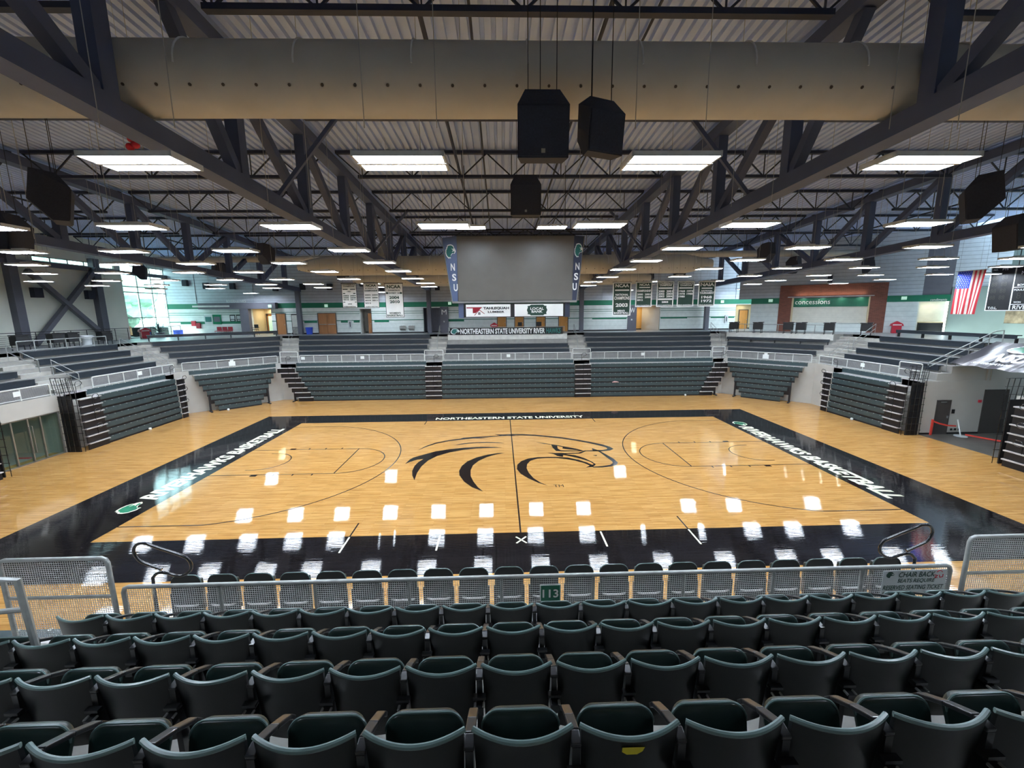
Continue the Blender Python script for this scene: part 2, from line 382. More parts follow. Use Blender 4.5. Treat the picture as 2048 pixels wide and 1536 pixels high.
# half steps in the aisles
def aisle(sg, ta, tb):
    mb = MB()
    for k in range(1, 6):
        sbox(mb, sg, ta, tb, OFF[k]-0.43, OFF[k]+0.002, ZT[k-1], (ZT[k]+ZT[k-1])/2)
    struct(mb, 'aisle_steps', M_CONC2)
AISLES = [('far', lambda o: -19.62-.414*o, lambda o: -18.1-.414*o), ('far', -7.15, -5.6), ('far', 5.75, 7.3), ('far', lambda o: 18.15+.414*o, lambda o: 19.25+.414*o),
          ('left', 10.55, lambda o: 11.0+.414*o), ('left', 2.5, 4.1), ('right', 9.95, lambda o: 11.2+.414*o), ('corner_left', lambda o: -3.5-.414*o, lambda o: -2.9-.414*o),
          ('corner_right', lambda o: 2.7+.414*o, lambda o: 3.36+.414*o), ('corner_right', lambda o: -3.36-.414*o, lambda o: -2.95-.414*o),
          ('near', -7.1, -5.68), ('near', 5.68, 7.1)]
for a in AISLES: aisle(*a)
# ------------------------------------------------------------------ court paint (children of the floor)
def ring(x0, y0, x1, y1, X0, Y0, X1, Y1, z):
    mb = MB(); a = [(x0, y0), (x1, y0), (x1, y1), (x0, y1)]; b = [(X0, Y0), (X1, Y0), (X1, Y1), (X0, Y1)]
    mb.add([(x, y, z) for x, y in a]+[(x, y, z) for x, y in b], [(i, 4+i, 4+(i+1) % 4, (i+1) % 4) for i in range(4)]); return mb
ring(-14.33, -7.62, 14.33, 7.62, -17.65, -9.86, 17.45, 9.72, 0.003).build('painted_border', M_BLACKP, fl)
def strip(name, pts, wd, mat=None, z=0.0045):
    mb = MB(); pts = [Vector((p[0], p[1], 0)) for p in pts]; L = []; R = []
    for i, p in enumerate(pts):
        d = (pts[min(i+1, len(pts)-1)]-pts[max(i-1, 0)]).normalized(); nrm = Vector((-d.y, d.x, 0))*wd/2
        L.append(p+nrm); R.append(p-nrm)
    mb.v = [(q.x, q.y, z) for q in L+R]; n = len(pts)
    mb.f = [[i, i+1, n+i+1, n+i] for i in range(n-1)]; mb.m = [0]*(n-1)
    return mb.build(name, mat or M_LINE, fl)
strip('center_line', [(0, -7.62), (0, 7.62)], 0.055)
for s in (-1, 1):
    bx = s*(14.33-1.6); ang = math.acos(0)
    a0 = math.asin(6.6/6.75)
    arc = [(bx-s*6.75*math.cos(t), 6.75*math.sin(t)) for t in [a0*(i/40*2-1) for i in range(41)]]
    strip('three_point_line', [(s*14.33, -6.6)]+arc+[(s*14.33, 6.6)], 0.05)
    for q in (-1, 1):
        strip('lane_line', [(s*14.33, q*1.83), (s*8.53, q*1.83)], 0.05)
        for xx, ww in ((12.2, 0.3), (11.3, 0.06), (10.4, 0.06), (9.5, 0.06)):
            strip('lane_mark', [(s*xx, q*1.83), (s*xx, q*2.03)], ww)
    strip('free_throw_line', [(s*8.53, -1.83), (s*8.53, 1.83)], 0.05)
    strip('free_throw_arc', [(s*8.53-s*1.83*math.cos(t), 1.83*math.sin(t)) for t in [math.pi*(i/30-0.5) for i in range(31)]], 0.05)
    strip('restricted_arc', [(s*13.0, -1.22)]+[(bx-s*1.22*math.cos(t), 1.22*math.sin(t)) for t in [math.pi*(i/24-0.5) for i in range(25)]]+[(s*13.0, 1.22)], 0.05)
    strip('hash_mark', [(s*5.77, -7.62), (s*5.77, -6.72)], 0.05); strip('hash_mark', [(s*5.77, 7.62), (s*5.77, 6.75)], 0.05)
    for xx in (5.77, 2.73): strip('sideline_mark', [(s*xx, -8.62), (s*xx, -7.68)], 0.06, M_WHITEP)
strip('court_cross', [(-0.17, -8.3), (0.17, -7.9)], 0.06, M_WHITEP); strip('court_cross', [(-0.17, -7.9), (0.17, -8.3)], 0.06, M_WHITEP)
HAWK = [[(-5.2,1.33),(-4.88,2.08),(-4.4,2.67),(-3.74,3.11),(-3.04,3.36),(-2.92,3.54),(-2.26,3.68),(-1.45,3.75),(-0.7,3.87),(-1.05,4.13),(-0.42,4.11),(0.06,4.13),(0.75,4.07),(1.43,3.93),(2.22,3.62),(3.05,3.27),(3.84,2.77),(4.52,2.26),(5.06,1.81),(5.39,1.35),(5.5,0.99),(5.24,0.74),(4.78,0.62),(3.82,0.67),(3.85,0.8),(4.34,0.81),(4.89,0.83),(5.1,0.94),(5.18,1.09),(5.13,1.3),(4.78,1.68),(4.36,2.08),(3.67,2.59),(2.95,3.03),(2.13,3.39),(1.41,3.67),(0.6,3.84),(0.05,3.87),(0.49,3.63),(-0.22,3.79),(-0.77,3.73),(-1.51,3.54),(-1.98,3.48),(-1.47,3.31),(-2.31,3.36),(-3.02,3.16),(-3.72,2.91),(-4.37,2.46),(-4.85,1.9)],[(-3.31,2.11),(-2.83,2.43),(-2.19,2.59),(-1.42,2.63),(-0.83,2.51),(-0.44,2.34),(-0.89,2.4),(-1.48,2.48),(-2.18,2.44),(-2.75,2.3)],[(-5.43,-0.73),(-5.32,-0.09),(-5.2,0.19),(-4.8,0.57),(-4.17,1.12),(-3.42,1.46),(-2.64,1.67),(-1.77,1.76),(-1.01,1.68),(-0.58,1.55),(-1.26,1.53),(-2.0,1.48),(-2.73,1.27),(-3.42,0.89),(-4.0,0.35),(-4.36,-0.31),(-4.55,-1.14),(-4.6,-2.01),(-4.55,-2.86),(-4.76,-2.28),(-4.88,-1.71),(-4.9,-1.04),(-4.81,-0.5),(-4.63,-0.06),(-4.96,-0.16),(-5.24,-0.47)],[(-1.41,-4.22),(-1.91,-3.76),(-2.3,-3.13),(-2.57,-2.39),(-2.64,-1.83),(-2.57,-1.17),(-2.35,-0.55),(-1.92,0.01),(-1.35,0.42),(-0.88,0.61),(-0.46,0.64),(-0.94,0.39),(-1.4,0.02),(-1.78,-0.5),(-2.03,-1.12),(-2.1,-1.79),(-2.05,-2.49),(-1.88,-3.15),(-1.65,-3.77)],[(1.38,-3.78),(0.98,-3.42),(0.57,-2.89),(0.26,-2.34),(0.11,-1.76),(0.15,-1.16),(0.37,-0.66),(0.74,-0.3),(1.21,-0.13),(1.86,-0.11),(2.37,-0.16),(2.82,-0.28),(3.28,-0.63),(3.6,-1.0),(3.81,-1.36),(3.98,-1.21),(3.99,-1.34),(3.77,-1.66),(3.44,-1.69),(3.67,-1.47),(3.47,-1.1),(3.09,-0.75),(2.67,-0.48),(2.24,-0.32),(1.66,-0.27),(1.19,-0.35),(0.83,-0.64),(0.64,-1.11),(0.58,-1.64),(0.64,-2.22),(0.82,-2.9),(1.08,-3.4)],[(1.82,0.51),(2.58,0.47),(3.48,0.47),(3.84,0.76),(3.91,0.67),(3.54,0.32),(2.74,0.31),(3.23,0.06),(3.61,-0.38),(3.9,-0.94),(3.99,-1.29),(3.91,-1.25),(3.79,-0.9),(3.42,-0.47),(2.97,-0.09),(2.6,0.16),(2.56,-0.15),(2.28,0.0),(2.14,0.31)],[(1.37,2.46),(2.52,1.81),(3.42,1.17),(3.84,0.74),(3.55,0.85),(2.97,1.06),(2.72,1.21),(2.79,1.46),(2.5,1.67),(2.19,1.93),(1.79,2.1)],[(2.19,1.93),(2.5,1.67),(2.47,1.22),(2.58,0.91),(3.12,0.8),(3.61,0.83),(3.83,0.71),(2.85,0.69),(2.33,0.81),(2.21,1.33)],[(4.35,1.17),(4.65,0.72),(4.85,0.16),(5.08,-0.54),(5.15,-1.12),(5.01,-1.42),(4.68,-1.63),(4.21,-1.74),(3.78,-1.72),(3.78,-1.61),(4.26,-1.56),(4.67,-1.43),(4.88,-1.18),(4.91,-0.94),(4.78,-0.36),(4.65,0.35),(4.55,0.67),(4.29,0.72)],[(4.15,0.02),(4.37,0.03),(4.31,-0.11),(4.21,-0.05)]]
mb = MB()
for p in HAWK: mb.flat([(x, y) for x, y in p], (0, 0, 0.0045), (1, 0, 0), (0, 1, 0))
mb.build('hawk_emblem', M_LINE, fl)
text('trade_mark', 'TM', M_LINE, (1.83, -3.8, 0.003), (1, 0, 0), (0, 1, 0), 0.42, 0.26, fl, th=0.001)
text('court_lettering', 'NORTHEASTERN STATE UNIVERSITY', M_WHITEP, (0.02, 8.25, 0.004), (1, 0, 0), (0, 1, 0), 10.5, 0.6, fl, bold=0.03, th=0.001)
text('court_lettering', 'RIVERHAWKS BASKETBALL', M_WHITEP, (-15.15, 0.95, 0.004), (0, 1, 0), (-1, 0, 0), 10.6, 0.82, fl, shear=0.22, bold=0.045, th=0.001)
text('court_lettering', 'RIVERHAWKS BASKETBALL', M_WHITEP, (15.05, -0.35, 0.004), (0, -1, 0), (1, 0, 0), 10.7, 0.82, fl, shear=0.22, bold=0.045, th=0.001)
# a hawk's head in profile (unit box), used for the small prints of the emblem
HEADO = [(0.02, 0.55), (0.0, 0.38), (0.06, 0.2), (0.16, 0.1), (0.3, 0.0), (0.42, 0.04), (0.5, 0.0), (0.5, 0.18), (0.6, 0.3), (0.72, 0.36), (0.86, 0.34), (0.94, 0.42), (1.0, 0.52), (0.92, 0.68),
         (0.84, 0.74), (0.82, 0.84), (0.7, 0.95), (0.5, 1.0), (0.28, 0.97), (0.14, 0.9), (0.22, 0.88), (0.08, 0.76), (0.14, 0.74), (0.02, 0.62)]
HEADI = [(0.5+(x-0.5)*0.84, 0.52+(y-0.52)*0.84) for x, y in HEADO]
BEAK = [(0.68, 0.66), (0.8, 0.7), (0.88, 0.64), (0.93, 0.53), (0.88, 0.44), (0.86, 0.52), (0.74, 0.5), (0.62, 0.46), (0.72, 0.56)]
EYE = [(0.58, 0.72), (0.74, 0.66), (0.66, 0.62)]
def hawk_print(o, u, v, wd, ht, parent, outline, body, beak, th=0.004, name='hawk_emblem'):
    u = Vector(u).normalized(); v = Vector(v).normalized(); n = u.cross(v); o = Vector(o)-u*wd/2-v*ht/2
    mb = MB(); sc = lambda p: [(x*wd, y*ht) for x, y in p]
    mb.flat(sc(HEADO), o+n*th, u, v, 0, 0); mb.flat(sc(HEADI), o+n*th*1.6, u, v, 0, 1)
    mb.flat(sc(BEAK), o+n*th*2.2, u, v, 0, 2); mb.flat(sc(EYE), o+n*th*2.2, u, v, 0, 2)
    return mb.build(name, [outline, body, beak], parent)
hawk_print((-15.15, -5.05, 0.003), (0, 1, 0), (-1, 0, 0), 1.05, 0.8, fl, M_WHITEP, M_GREENP, M_WHITEP, 0.0015)
hawk_print((15.15, 5.65, 0.003), (0, -1, 0), (1, 0, 0), 1.05, 0.8, fl, M_WHITEP, M_GREENP, M_WHITEP, 0.0015)
# ------------------------------------------------------------------ trusses and joists
SIDE = {-20.8: 'outer left', -7.77: 'inner left', 7.77: 'inner right', 20.8: 'outer right'}
def truss(X):
    t = empty('roof_truss', (X, 0, zbot(0)), 'deep grey steel roof truss, %s of the four running away from camera' % SIDE[X], 'roof truss', 'deep roof trusses')
    y0, y1 = -23.5, 23.1
    MB().bar((X, y0, zbot(y0)+0.21), (X, y1, zbot(y1)+0.21), 0.46, 0.40).build('bottom_chord', M_TRUSS, t)
    MB().bar((X, y0, ztop(y0)+0.2), (X, y1, ztop(y1)+0.2), 0.46, 0.38).build('top_chord', M_TRUSS, t)
    ys = [-20.5+4.1*i for i in range(11)]
    for i, y in enumerate(ys):
        MB().bx(X-0.17, X+0.17, y-0.17, y+0.17, zbot(y)+0.4, ztop(y)).build('vertical_post', M_TRUSS, t)
    for i in range(10):
        a, b = ys[i], ys[i+1]
        if i == 2: p, q = (X, a+1.9, ztop(a+1.9)+0.05), (X, b-0.15, zbot(b)+0.4)
        elif i < 7: p, q = (X, a, ztop(a)+0.05), (X, b-0.15, zbot(b)+0.4)
        else: p, q = (X, a+0.15, zbot(a)+0.4), (X, b, ztop(b)+0.05)
        MB().bar(p, q, 0.26, 0.26).build('diagonal_brace', M_TRUSS, t)
    MB().bx(X-0.2, X+0.2, 22.6, 23.0, 5.35, zbot(23)+0.1).build('column', M_COLUMN, t)
    return t
for X in SIDE: truss(X)
BAYS = [(-33.6, -21.05, 'left outer bay'), (-20.55, -8.02, 'left bay'), (-7.52, 7.52, 'middle bay'), (8.02, 20.55, 'right bay'), (21.05, 33.9, 'right outer bay')]
def joist_bm(x0, x1):
    d = 0.95; c = MB(); c.bx(x0, x1, -0.09, 0.09, -0.06, 0.06); b = MB(); b.bx(x0+0.9, x1-0.9, -0.09, 0.09, -0.06, 0.06)
    wbm = MB(); n = max(3, round((x1-x0)/2.2)); p = (x1-x0)/n
    for i in range(n):
        xa = x0+p*i; xm = xa+p/2
        wbm.bar((xa, 0, d), (xm, 0, 0), 0.05, 0.05); wbm.bar((xm, 0, 0), (xa+p, 0, d), 0.05, 0.05); wbm.bar((xm, 0, 0), (xm, 0, d), 0.035, 0.035)
    return c, b, wbm
JY = [-16.1, -10.9, -6.4, -1.3, 3.9, 9.1, 14.3, 19.5]
for bi, (x0, x1, nm) in enumerate(BAYS):
    xc = (x0+x1)/2; first = None
    for k, y in enumerate(JY):
        lab = 'dark steel bar joist across the %s, %s from the camera end' % (nm, ORD[k]); zb = zdeck(y)-1.08
        if first is None:
            first = empty('bar_joist', (xc, y, zb), lab, 'roof joist', 'bar joists under the roof deck')
            c, b, wb = joist_bm(x0-xc, x1-xc)
            sh = lambda q, dz: [(a+xc, e+y, f+zb+dz) for a, e, f in q.v]
            for q, nme, dz in ((c, 'top_chord', 0.98), (b, 'bottom_chord', 0.0), (wb, 'web', 0.0)):
                q.v = sh(q, dz); q.build(nme, M_JOIST, first)
        elif bi == 4 and k == 7: continue
        else:
            c = dup(first, None, (xc, y, zb), lab)
            if bi == 4 and k == 6: c.scale.x = 0.74; c.location.x = 25.85
# sloping sway braces from joists to the inner trusses
for X, sd, nm in ((-7.77, 1, 'left'), (7.77, -1, 'right')):
    for k, y in enumerate((-6.4, 3.9, 14.3)):
        o = MB().bar((X+sd*2.2, y, zdeck(y)-1.0), (X, y, zbot(y)+0.3), 0.12, 0.12).build('sway_brace', M_TRUSS)
        tag(o, 'short sloping steel brace from joist to inner %s truss, %s from camera' % (nm, ORD[k]), 'brace', 'sway braces')
# straight pipes under the deck
for k, (x, r) in enumerate(((-2.35, 0.06), (-1.2, 0.035), (2.0, 0.05), (3.1, 0.035), (-12.5, 0.05), (13.2, 0.05), (-26, 0.05), (27, 0.05))):
    o = MB().tube([(x, -24.2, zdeck(-24.2)-0.5), (x, 23 if x < 20 else 15, zdeck(23 if x < 20 else 15)-0.5)], r, 8).build('overhead_pipe', M_JOIST)
    tag(o, 'thin dark pipe running away under the roof deck, %s of those %s of centre' % (ORD[[0, 1, 0, 1, 2, 2, 3, 3][k]], 'left' if x < 0 else 'right'), 'pipe', 'pipes under the roof deck')
# ------------------------------------------------------------------ air ducts
def duct(label, y, z, r, x0, x1, dots, taper=False, sock=True):
    t = empty('air_duct', ((x0+x1)/2, y, z), label, 'air duct', 'round fabric air ducts')
    mb = MB(); n = 40; pts = []; rs = []
    xs = [x0+(x1-x0)*i/60 for i in range(61)]
    for i, x in enumerate(xs):
        pts.append((x, y, z)); q = r*(1-0.006*(i % 5 == 0))
        if taper and (i < 4 or i > 56): q *= (0.45+0.14*min(i, 60-i))
        rs.append(q)
    mb.tube(pts, rs, n); mb.build('duct_sleeve', M_DUCT, t, smooth=True)
    d = MB(); k = int((x1-x0)/dots)
    for i in range(k):
        x = x0+dots*(i+0.5)
        for a in (-0.55,):
            c = Vector((x, y-r*math.cos(a), z+r*math.sin(a))); nn = Vector((0, -math.cos(a), math.sin(a)))
            d.tube([c-nn*0.02, c+nn*0.012], 0.028, 8)
    o = d.build('air_nozzles', M_DUCTDOT, t); o['kind'] = 'stuff'
    if sock:
        hx = x0+1.0
        while hx < x1:
            hb = MB(); hb.tube([(hx, y+(r+.012)*math.cos(q), z+(r+.012)*math.sin(q)) for q in [math.pi*(j/12)*0.72+0.9 for j in range(13)]], 0.018, 6); hx += 2.2; hb.build('support_hoop', M_HOUSE, t, smooth=True)
    return t
duct('wide tan duct with small nozzles crossing the top, nearest the camera', -11.4, 12.08, 0.66, -34, 34, 0.62)
duct('tan duct with nozzles across the far end, upper of two there', 11.9, 10.9, 0.70, -15.5, 15.6, 0.62, True)
duct('tan duct with nozzles across the far end, lower one behind', 17.8, 10.35, 0.62, -13.5, 13.0, 0.62, True)
for sgn, lab, x0, x1 in ((-1, 'plain pale pipe with an upturned elbow at the far left', -22, -15.2), (1, 'plain pale pipe running along the far right under the roof', 8, 31)):
    t = MB(); yy = 14.6; zz = 12.05
    if sgn < 0: t.tube([(x0-6, yy, zz-0.3), (-11.6, yy, zz-0.3), (-11.2, yy, zz-0.2), (-11.05, yy, zz+0.2), (-11.05, yy, zz+1.2)], 0.24, 16)
    else: t.tube([(x0, yy, zz-0.1), (x1, yy, zz-0.1)], 0.26, 16)
    tag(t.build('air_pipe', M_DUCT, smooth=True), lab, 'air pipe')
t = MB().tube([(-9.9, 13.9, 12.6), (-9.9, 13.9, 11.4), (-9.6, 13.6, 11.1)], 0.26, 16)
tag(t.build('air_pipe', M_DUCT, smooth=True), 'short upright pale pipe dropping onto the far upper duct', 'air pipe')
# ------------------------------------------------------------------ walls
FY = 23.3
OPEN = [(-25.85, -23.85, 8.0), (-14.95, -13.75, 7.86), (-8.47, -6.7, 7.9), (13.58, 16.15, 7.9), (24.1, 27.0, 7.95)]
mb = MB(); xs = [-34.3]
for a, b, zt in OPEN: xs += [a, b]
xs.append(27.0)
for i in range(0, len(xs)-1, 2): mb.bx(xs[i], xs[i+1], FY, FY+0.3, 5.2, 8.0)
for a, b, zt in OPEN: mb.bx(a, b, FY, FY+0.3, zt, 8.0)
mb.bx(-34.3, 27, FY, FY+0.3, 8.0, 8.5, 1)
mb.bx(-34.3, 27, FY, FY+0.3, 8.5, 13.6, 2)
wf = struct(mb, 'wall_far', [M_BLOCKW, M_GREENB, M_SIDING])
# green stripes of the block wall
sb = MB()
for i in range(0, len(xs)-1, 2):
    for z in (7.36, 7.56): sb.bx(xs[i], xs[i+1], FY-0.012, FY, z, z+0.045)
    sb.bx(xs[i], xs[i+1], FY-0.012, FY, 6.66, 6.73)
for a, b in ((-33.0, -27.0), (-20.6, -19.3), (-16.9, -16.2), (-15.6, -15.0), (-13.5, -12.0), (-5.9, -4.3), (9.0, 12.6), (16.2, 19.0), (21.5, 24.0)): sb.bx(a, b, FY-0.014, FY, 6.48 if a < 5 else 6.56, 6.73)
struct(sb, 'trim_1', M_GREENB)
sb = MB()
for i in range(0, len(xs)-1, 2): sb.bx(xs[i], xs[i+1], FY-0.02, FY, 5.35, 5.48)
struct(sb, 'baseboard_far', M_INK)
sb = MB()
for x in (-31.2, -25.5, -19.6, -11.8, 10.0, 16.0, 24.0): sb.bx(x, x+0.08, FY-0.05, FY, 8.5, 12.5)
struct(sb, 'trim_2', M_SIDING)
# recesses behind the openings
def recess(x0, x1, dep, zt, mats, nm):
    b = MB(); y0, y1 = FY+0.3, FY+dep
    b.bx(x0, x1, y1, y1+0.1, 5.2, zt, 0); b.bx(x0-0.1, x0, y0, y1, 5.2, zt, 1); b.bx(x1, x1+0.1, y0, y1, 5.2, zt, 2)
    b.bx(x0, x1, y0, y1, zt, zt+0.1, 0); b.bx(x0, x1, FY-0.2, y1, 5.2, 5.352, 3); b.bx(x0, x1, y1-0.02, y1, 5.35, 5.47, 4)
    struct(b, nm, mats)
recess(-25.85, -23.85, 2.4, 8.0, [M_BEIGE, M_BEIGE, M_BEIGE, M_CFLOOR, M_INK], 'wall_corridor')
recess(-14.95, -13.75, 1.6, 7.86, [M_GREYWALL, M_GREYWALL, M_GREYWALL, M_CFLOOR, M_INK], 'wall_recess')
recess(-8.47, -6.7, 1.2, 7.9, [M_GREYD, M_GREYD, M_GREYD, M_CFLOOR, M_INK], 'wall_alcove')
recess(13.58, 16.15, 2.2, 7.9, [M_YEL, M_YEL, M_GREYWALL, M_CFLOOR, M_INK], 'wall_restroom')
recess(24.1, 27.0, 1.4, 7.95, [M_BEIGE, M_BEIGE, M_BEIGE, M_CFLOOR, M_INK], 'wall_passage')
# angled pale wall half closing the right-hand recess
struct(MB().bar((14.9, FY+2.0, 6.6), (16.1, FY+0.1, 6.6), 0.1, 2.6), 'wall_splay', M_GREYWALL)
# corridor lights that glow on beige walls
for x, y, z, wt in ((-24.9, FY+1.2, 7.9, 22), (14.3, FY+1.2, 7.8, 24), (25.4, FY+0.9, 7.85, 8), (-24.9, FY+2.0, 7.9, 14)):
    l = bpy.data.lights.new('corridor_lamp', 'AREA'); l.energy = wt; l.size = 0.6; l.color = (1, 0.86, 0.62)
    lo = bpy.data.objects.new('corridor_lamp', l); COL.objects.link(lo); lo.location = (x, y, z)
# portal frame with the cut-out word above it
pf = MB().bx(-26.7, -25.85, FY-0.5, FY, 5.35, 7.95).bx(-30.7, -23.1, FY-0.55, FY, 7.95, 8.55)
o = struct(pf, 'portal_frame', M_GREYD)
MB().bx(-31.2, -27.6, FY-0.62, FY-0.55, 8.15, 8.32).build('light_strip', M_HOUSE, o)
text('lettering', 'RIVERHAWKS', M_WHITE, (-26.9, FY-0.52, 8.72), (1, 0, 0), (0, 0, 1), 1.9, 0.26, o)
for x0, x1, nm, ch in ((-6.7, -5.9, 'M', 'M'), (12.7, 13.58, 'W', 'W')):
    o = struct(MB().bx(x0, x1, FY-0.25, FY, 5.35, 7.98), 'wall_pier', M_GREYD)
    text('lettering', ch, M_WHITE, ((x0+x1)/2, FY-0.255, 7.45), (1, 0, 0), (0, 0, 1), 0.5, 0.5, o)
    MB().bx(x0+0.3, x0+0.44, FY-0.27, FY-0.25, 6.42, 6.56).build('switch_plate', M_WHITE, o)
# doors
def door(n, x0, x1, z1, y, mat, leaves=1, glass=False, bar=False):
    d = MB(); f = MB(); w_ = (x1-x0)/leaves
    f.bx(x0-0.07, x0, y-0.06, y, 5.35, z1).bx(x1, x1+0.07, y-0.06, y, 5.35, z1).bx(x0-0.07, x1+0.07, y-0.06, y, z1, z1+0.07)
    o = struct(f, 'door_%d' % n, M_DOORG if mat is not M_DOORW or leaves < 3 else mat)
    for k in range(leaves):
        a = x0+k*w_+0.01; b = x0+(k+1)*w_-0.01
        lf = MB()
        if glass:
            lf.bx(a, a+0.14, y-0.04, y, 5.36, z1).bx(b-0.14, b, y-0.04, y, 5.36, z1).bx(a, b, y-0.04, y, 5.36, 5.6).bx(a, b, y-0.04, y, z1-0.2, z1)
        else: lf.bx(a, b, y-0.04, y, 5.36, z1)
        l = lf.build('leaf', mat, o)
        if glass: MB().bx(a+0.14, b-0.14, y-0.02, y-0.01, 5.6, z1-0.2).build('pane', M_PALEGLOW, l)  # pane given its own glow, standing in for light through the glass
        if bar: MB().bx(a+0.05, b-0.05, y-0.1, y-0.06, 6.3, 6.36).build('push_bar', M_STEEL, l)
        else: MB().bx(b-0.12, b-0.06, y-0.1, y-0.04, 6.3, 6.36).build('handle', M_STEEL, l)
    return o
door(1, -25.6, -23.95, 7.4, FY+2.38, M_DOORW, 2, True)
door(2, -23.35, -22.48, 7.42, FY, M_DOORW)
door(3, -19.15, -17.4, 7.42, FY, M_DOORW, 2, False, True)
door(4, -14.2, -13.85, 7.4, FY+0.3, M_DOORW)
door(5, 25.3, 26.2, 7.35, FY+1.38, M_DOORO)
for n, (a, b, zt) in enumerate(((-0.85, 0.02, 6.9), (0.96, 1.84, 6.88), (3.19, 4.08, 6.86), (5.53, 6.44, 7.3))): door(6+n, a, b, zt, FY, M_DOORO)
# left wall: cream panels, a clerestory and the corner curtain wall
LX = -34.0
mb = MB().bx(LX-0.3, LX, -26, 18.4, -0.2, 11.35, 0).bx(LX-0.3, LX, -26, 11.3, 11.35, 15.5).bx(LX-0.3, LX, 17.8, 18.4, 11.35, 15.5).bx(LX-0.3, LX, 11.3, 17.8, 11.75, 15.5).bx(LX-0.3, LX, 18.4, 23.3, 11.9, 15.5).bx(LX-0.3, LX, 18.4, 23.3, -0.2, 5.3)
struct(mb, 'wall_left', M_CREAM)
def window(n, y0, y1, z0, z1, ny, zs):
    f = MB()
    for i in range(ny+1):
        y = y0+(y1-y0)*i/ny; f.bx(LX-0.2, LX-0.08, y-0.05, y+0.05, z0, z1)
    for z in zs: f.bx(LX-0.2, LX-0.08, y0, y1, z-0.04, z+0.04)
    o = struct(f, 'window_%d' % n, M_STEEL)
    MB().bx(LX-0.15, LX-0.14, y0, y1, z0, z1).build('pane', M_GLASS, o)
    return o
window(1, 18.4, 23.3, 5.35, 11.9, 3, (5.4, 7.2, 9.5, 10.0, 11.85))
window(2, 11.3, 17.8, 11.35, 11.75, 5, (11.38, 11.72))
for k, (y, lab) in enumerate(((9.55, 'nearer'), (15.7, 'farther'))):
    struct(MB().bx(LX, LX+0.45, y-0.28, y+0.28, 5.2, 12.0), 'pillar', M_COLUMN)
for k, (a, b, lab) in enumerate((((LX+0.5, 9.9, 5.4), (LX+0.5, 15.5, 11.2), 'rising away from camera'), ((LX+0.62, 10.2, 10.6), (LX+0.62, 15.5, 5.5), 'falling away from camera'))):
    tag(MB().bar(a, b, 0.3, 0.34, up=(1, 0, 0)).build('cross_brace', M_COLUMN), 'grey diagonal beam of the X brace on the left cream wall, %s' % lab, 'brace')
struct(MB().bx(LX, LX+0.3, -26, 23.3, 11.0, 11.3), 'beam_left', M_COLUMN)
# diagonal wall at the far right: brick concession front and neighbours
D0 = Vector((25.7, 19.0, 0)); DT = Vector((0.8217, -0.5699, 0)); DN = Vector((-0.5699, -0.8217, 0))
def dv(s, d, z): q = D0+DT*s+DN*d; return (q.x, q.y, z)
def dbox(mb, s0, s1, d0, d1, z0, z1, m=0):
    v = [dv(s, d, z) for z in (z0, z1) for d in (d0, d1) for s in (s0, s1)]
    return mb.add(v, [(0, 2, 3, 1), (4, 5, 7, 6), (0, 1, 5, 4), (2, 6, 7, 3), (0, 4, 6, 2), (1, 3, 7, 5)], m)
mb = MB(); dbox(mb, 0.1, 1.25, -0.4, 0.05, 5.2, 9.58); dbox(mb, 6.7, 7.83, -0.4, 0.05, 5.2, 9.58); dbox(mb, 1.25, 6.7, -0.4, 0.05, 8.44, 9.58)
struct(mb, 'wall_brick', M_BRICK)
mb = MB(); dbox(mb, -2.2, 0.1, -0.4, 0, 5.2, 7.93); dbox(mb, 7.83, 9.85, -0.4, 0, 5.2, 7.93)
dbox(mb, -2.2, 0.1, -0.4, 0.005, 7.93, 8.45, 1); dbox(mb, 7.83, 11.7, -0.4, 0.005, 7.93, 8.45, 1); dbox(mb, -3.3, 10.0, -0.45, -0.06, 8.4, 14, 2); dbox(mb, 10.0, 11.7, -0.45, -0.06, 8.4, 14, 3)
dbox(mb, 9.85, 9.95, -1.2, -0.1, 5.2, 7.93, 4); dbox(mb, 9.95, 11.7, -1.3, -1.2, 5.2, 7.93, 4)
dbox(mb, 11.7, 14.8, -0.4, 0, 5.2, 9.0, 5); dbox(mb, 11.7, 14.8, -0.4, -0.1, 9.0, 14, 2); dbox(mb, 9.85, 11.7, -1.3, 0, 7.9, 7.93, 4)
wd_ = struct(mb, 'wall_diagonal', [M_BLOCKW, M_GREENB, M_SIDING, M_GREYD, M_SHUT, M_SLATEW])
text('lettering', 'condiments', M_WHITE, dv(11.0, 0.008, 8.06), DT, (0, 0, 1), 0.98, 0.2, wd_)
o = empty('concession_stand', dv(4, -0.2, 5.35), 'concession window under a green sign reading concessions, set in red brick', 'concession stand')
b = MB(); dbox(b, 1.25, 6.7, -0.25, -0.2, 7.6, 8.44); b.build('sign_board', M_BSIGN, o)
text('lettering', 'concessions', M_WHITE, dv(2.68, -0.195, 8.04), DT, (0, 0, 1), 2.62, 0.4, o)
b = MB(); dbox(b, 1.25, 6.7, -0.3, -0.24, 6.2, 7.6); b.build('shutter', M_SHUT, o)
b = MB(); dbox(b, 1.25, 6.7, -0.3, 0.0, 5.35, 6.15); b.build('counter_front', M_BLOCKW, o)
b = MB(); dbox(b, 1.25, 6.7, -0.3, 0.08, 6.15, 6.2); b.build('counter_top', M_PARAPET, o)
b = MB(); dbox(b, 1.1, 1.25, -0.3, 0.06, 5.5, 8.44); b.build('jamb', M_BEIGE, o); b = MB(); dbox(b, 6.66, 6.74, -0.3, 0.06, 5.5, 8.44); b.build('jamb', M_BEIGE, o)
b = MB(); dbox(b, 0.75, 6.95, 0.05, 0.35, 8.47, 8.53); b.build('light_shelf', M_HOUSE, o)
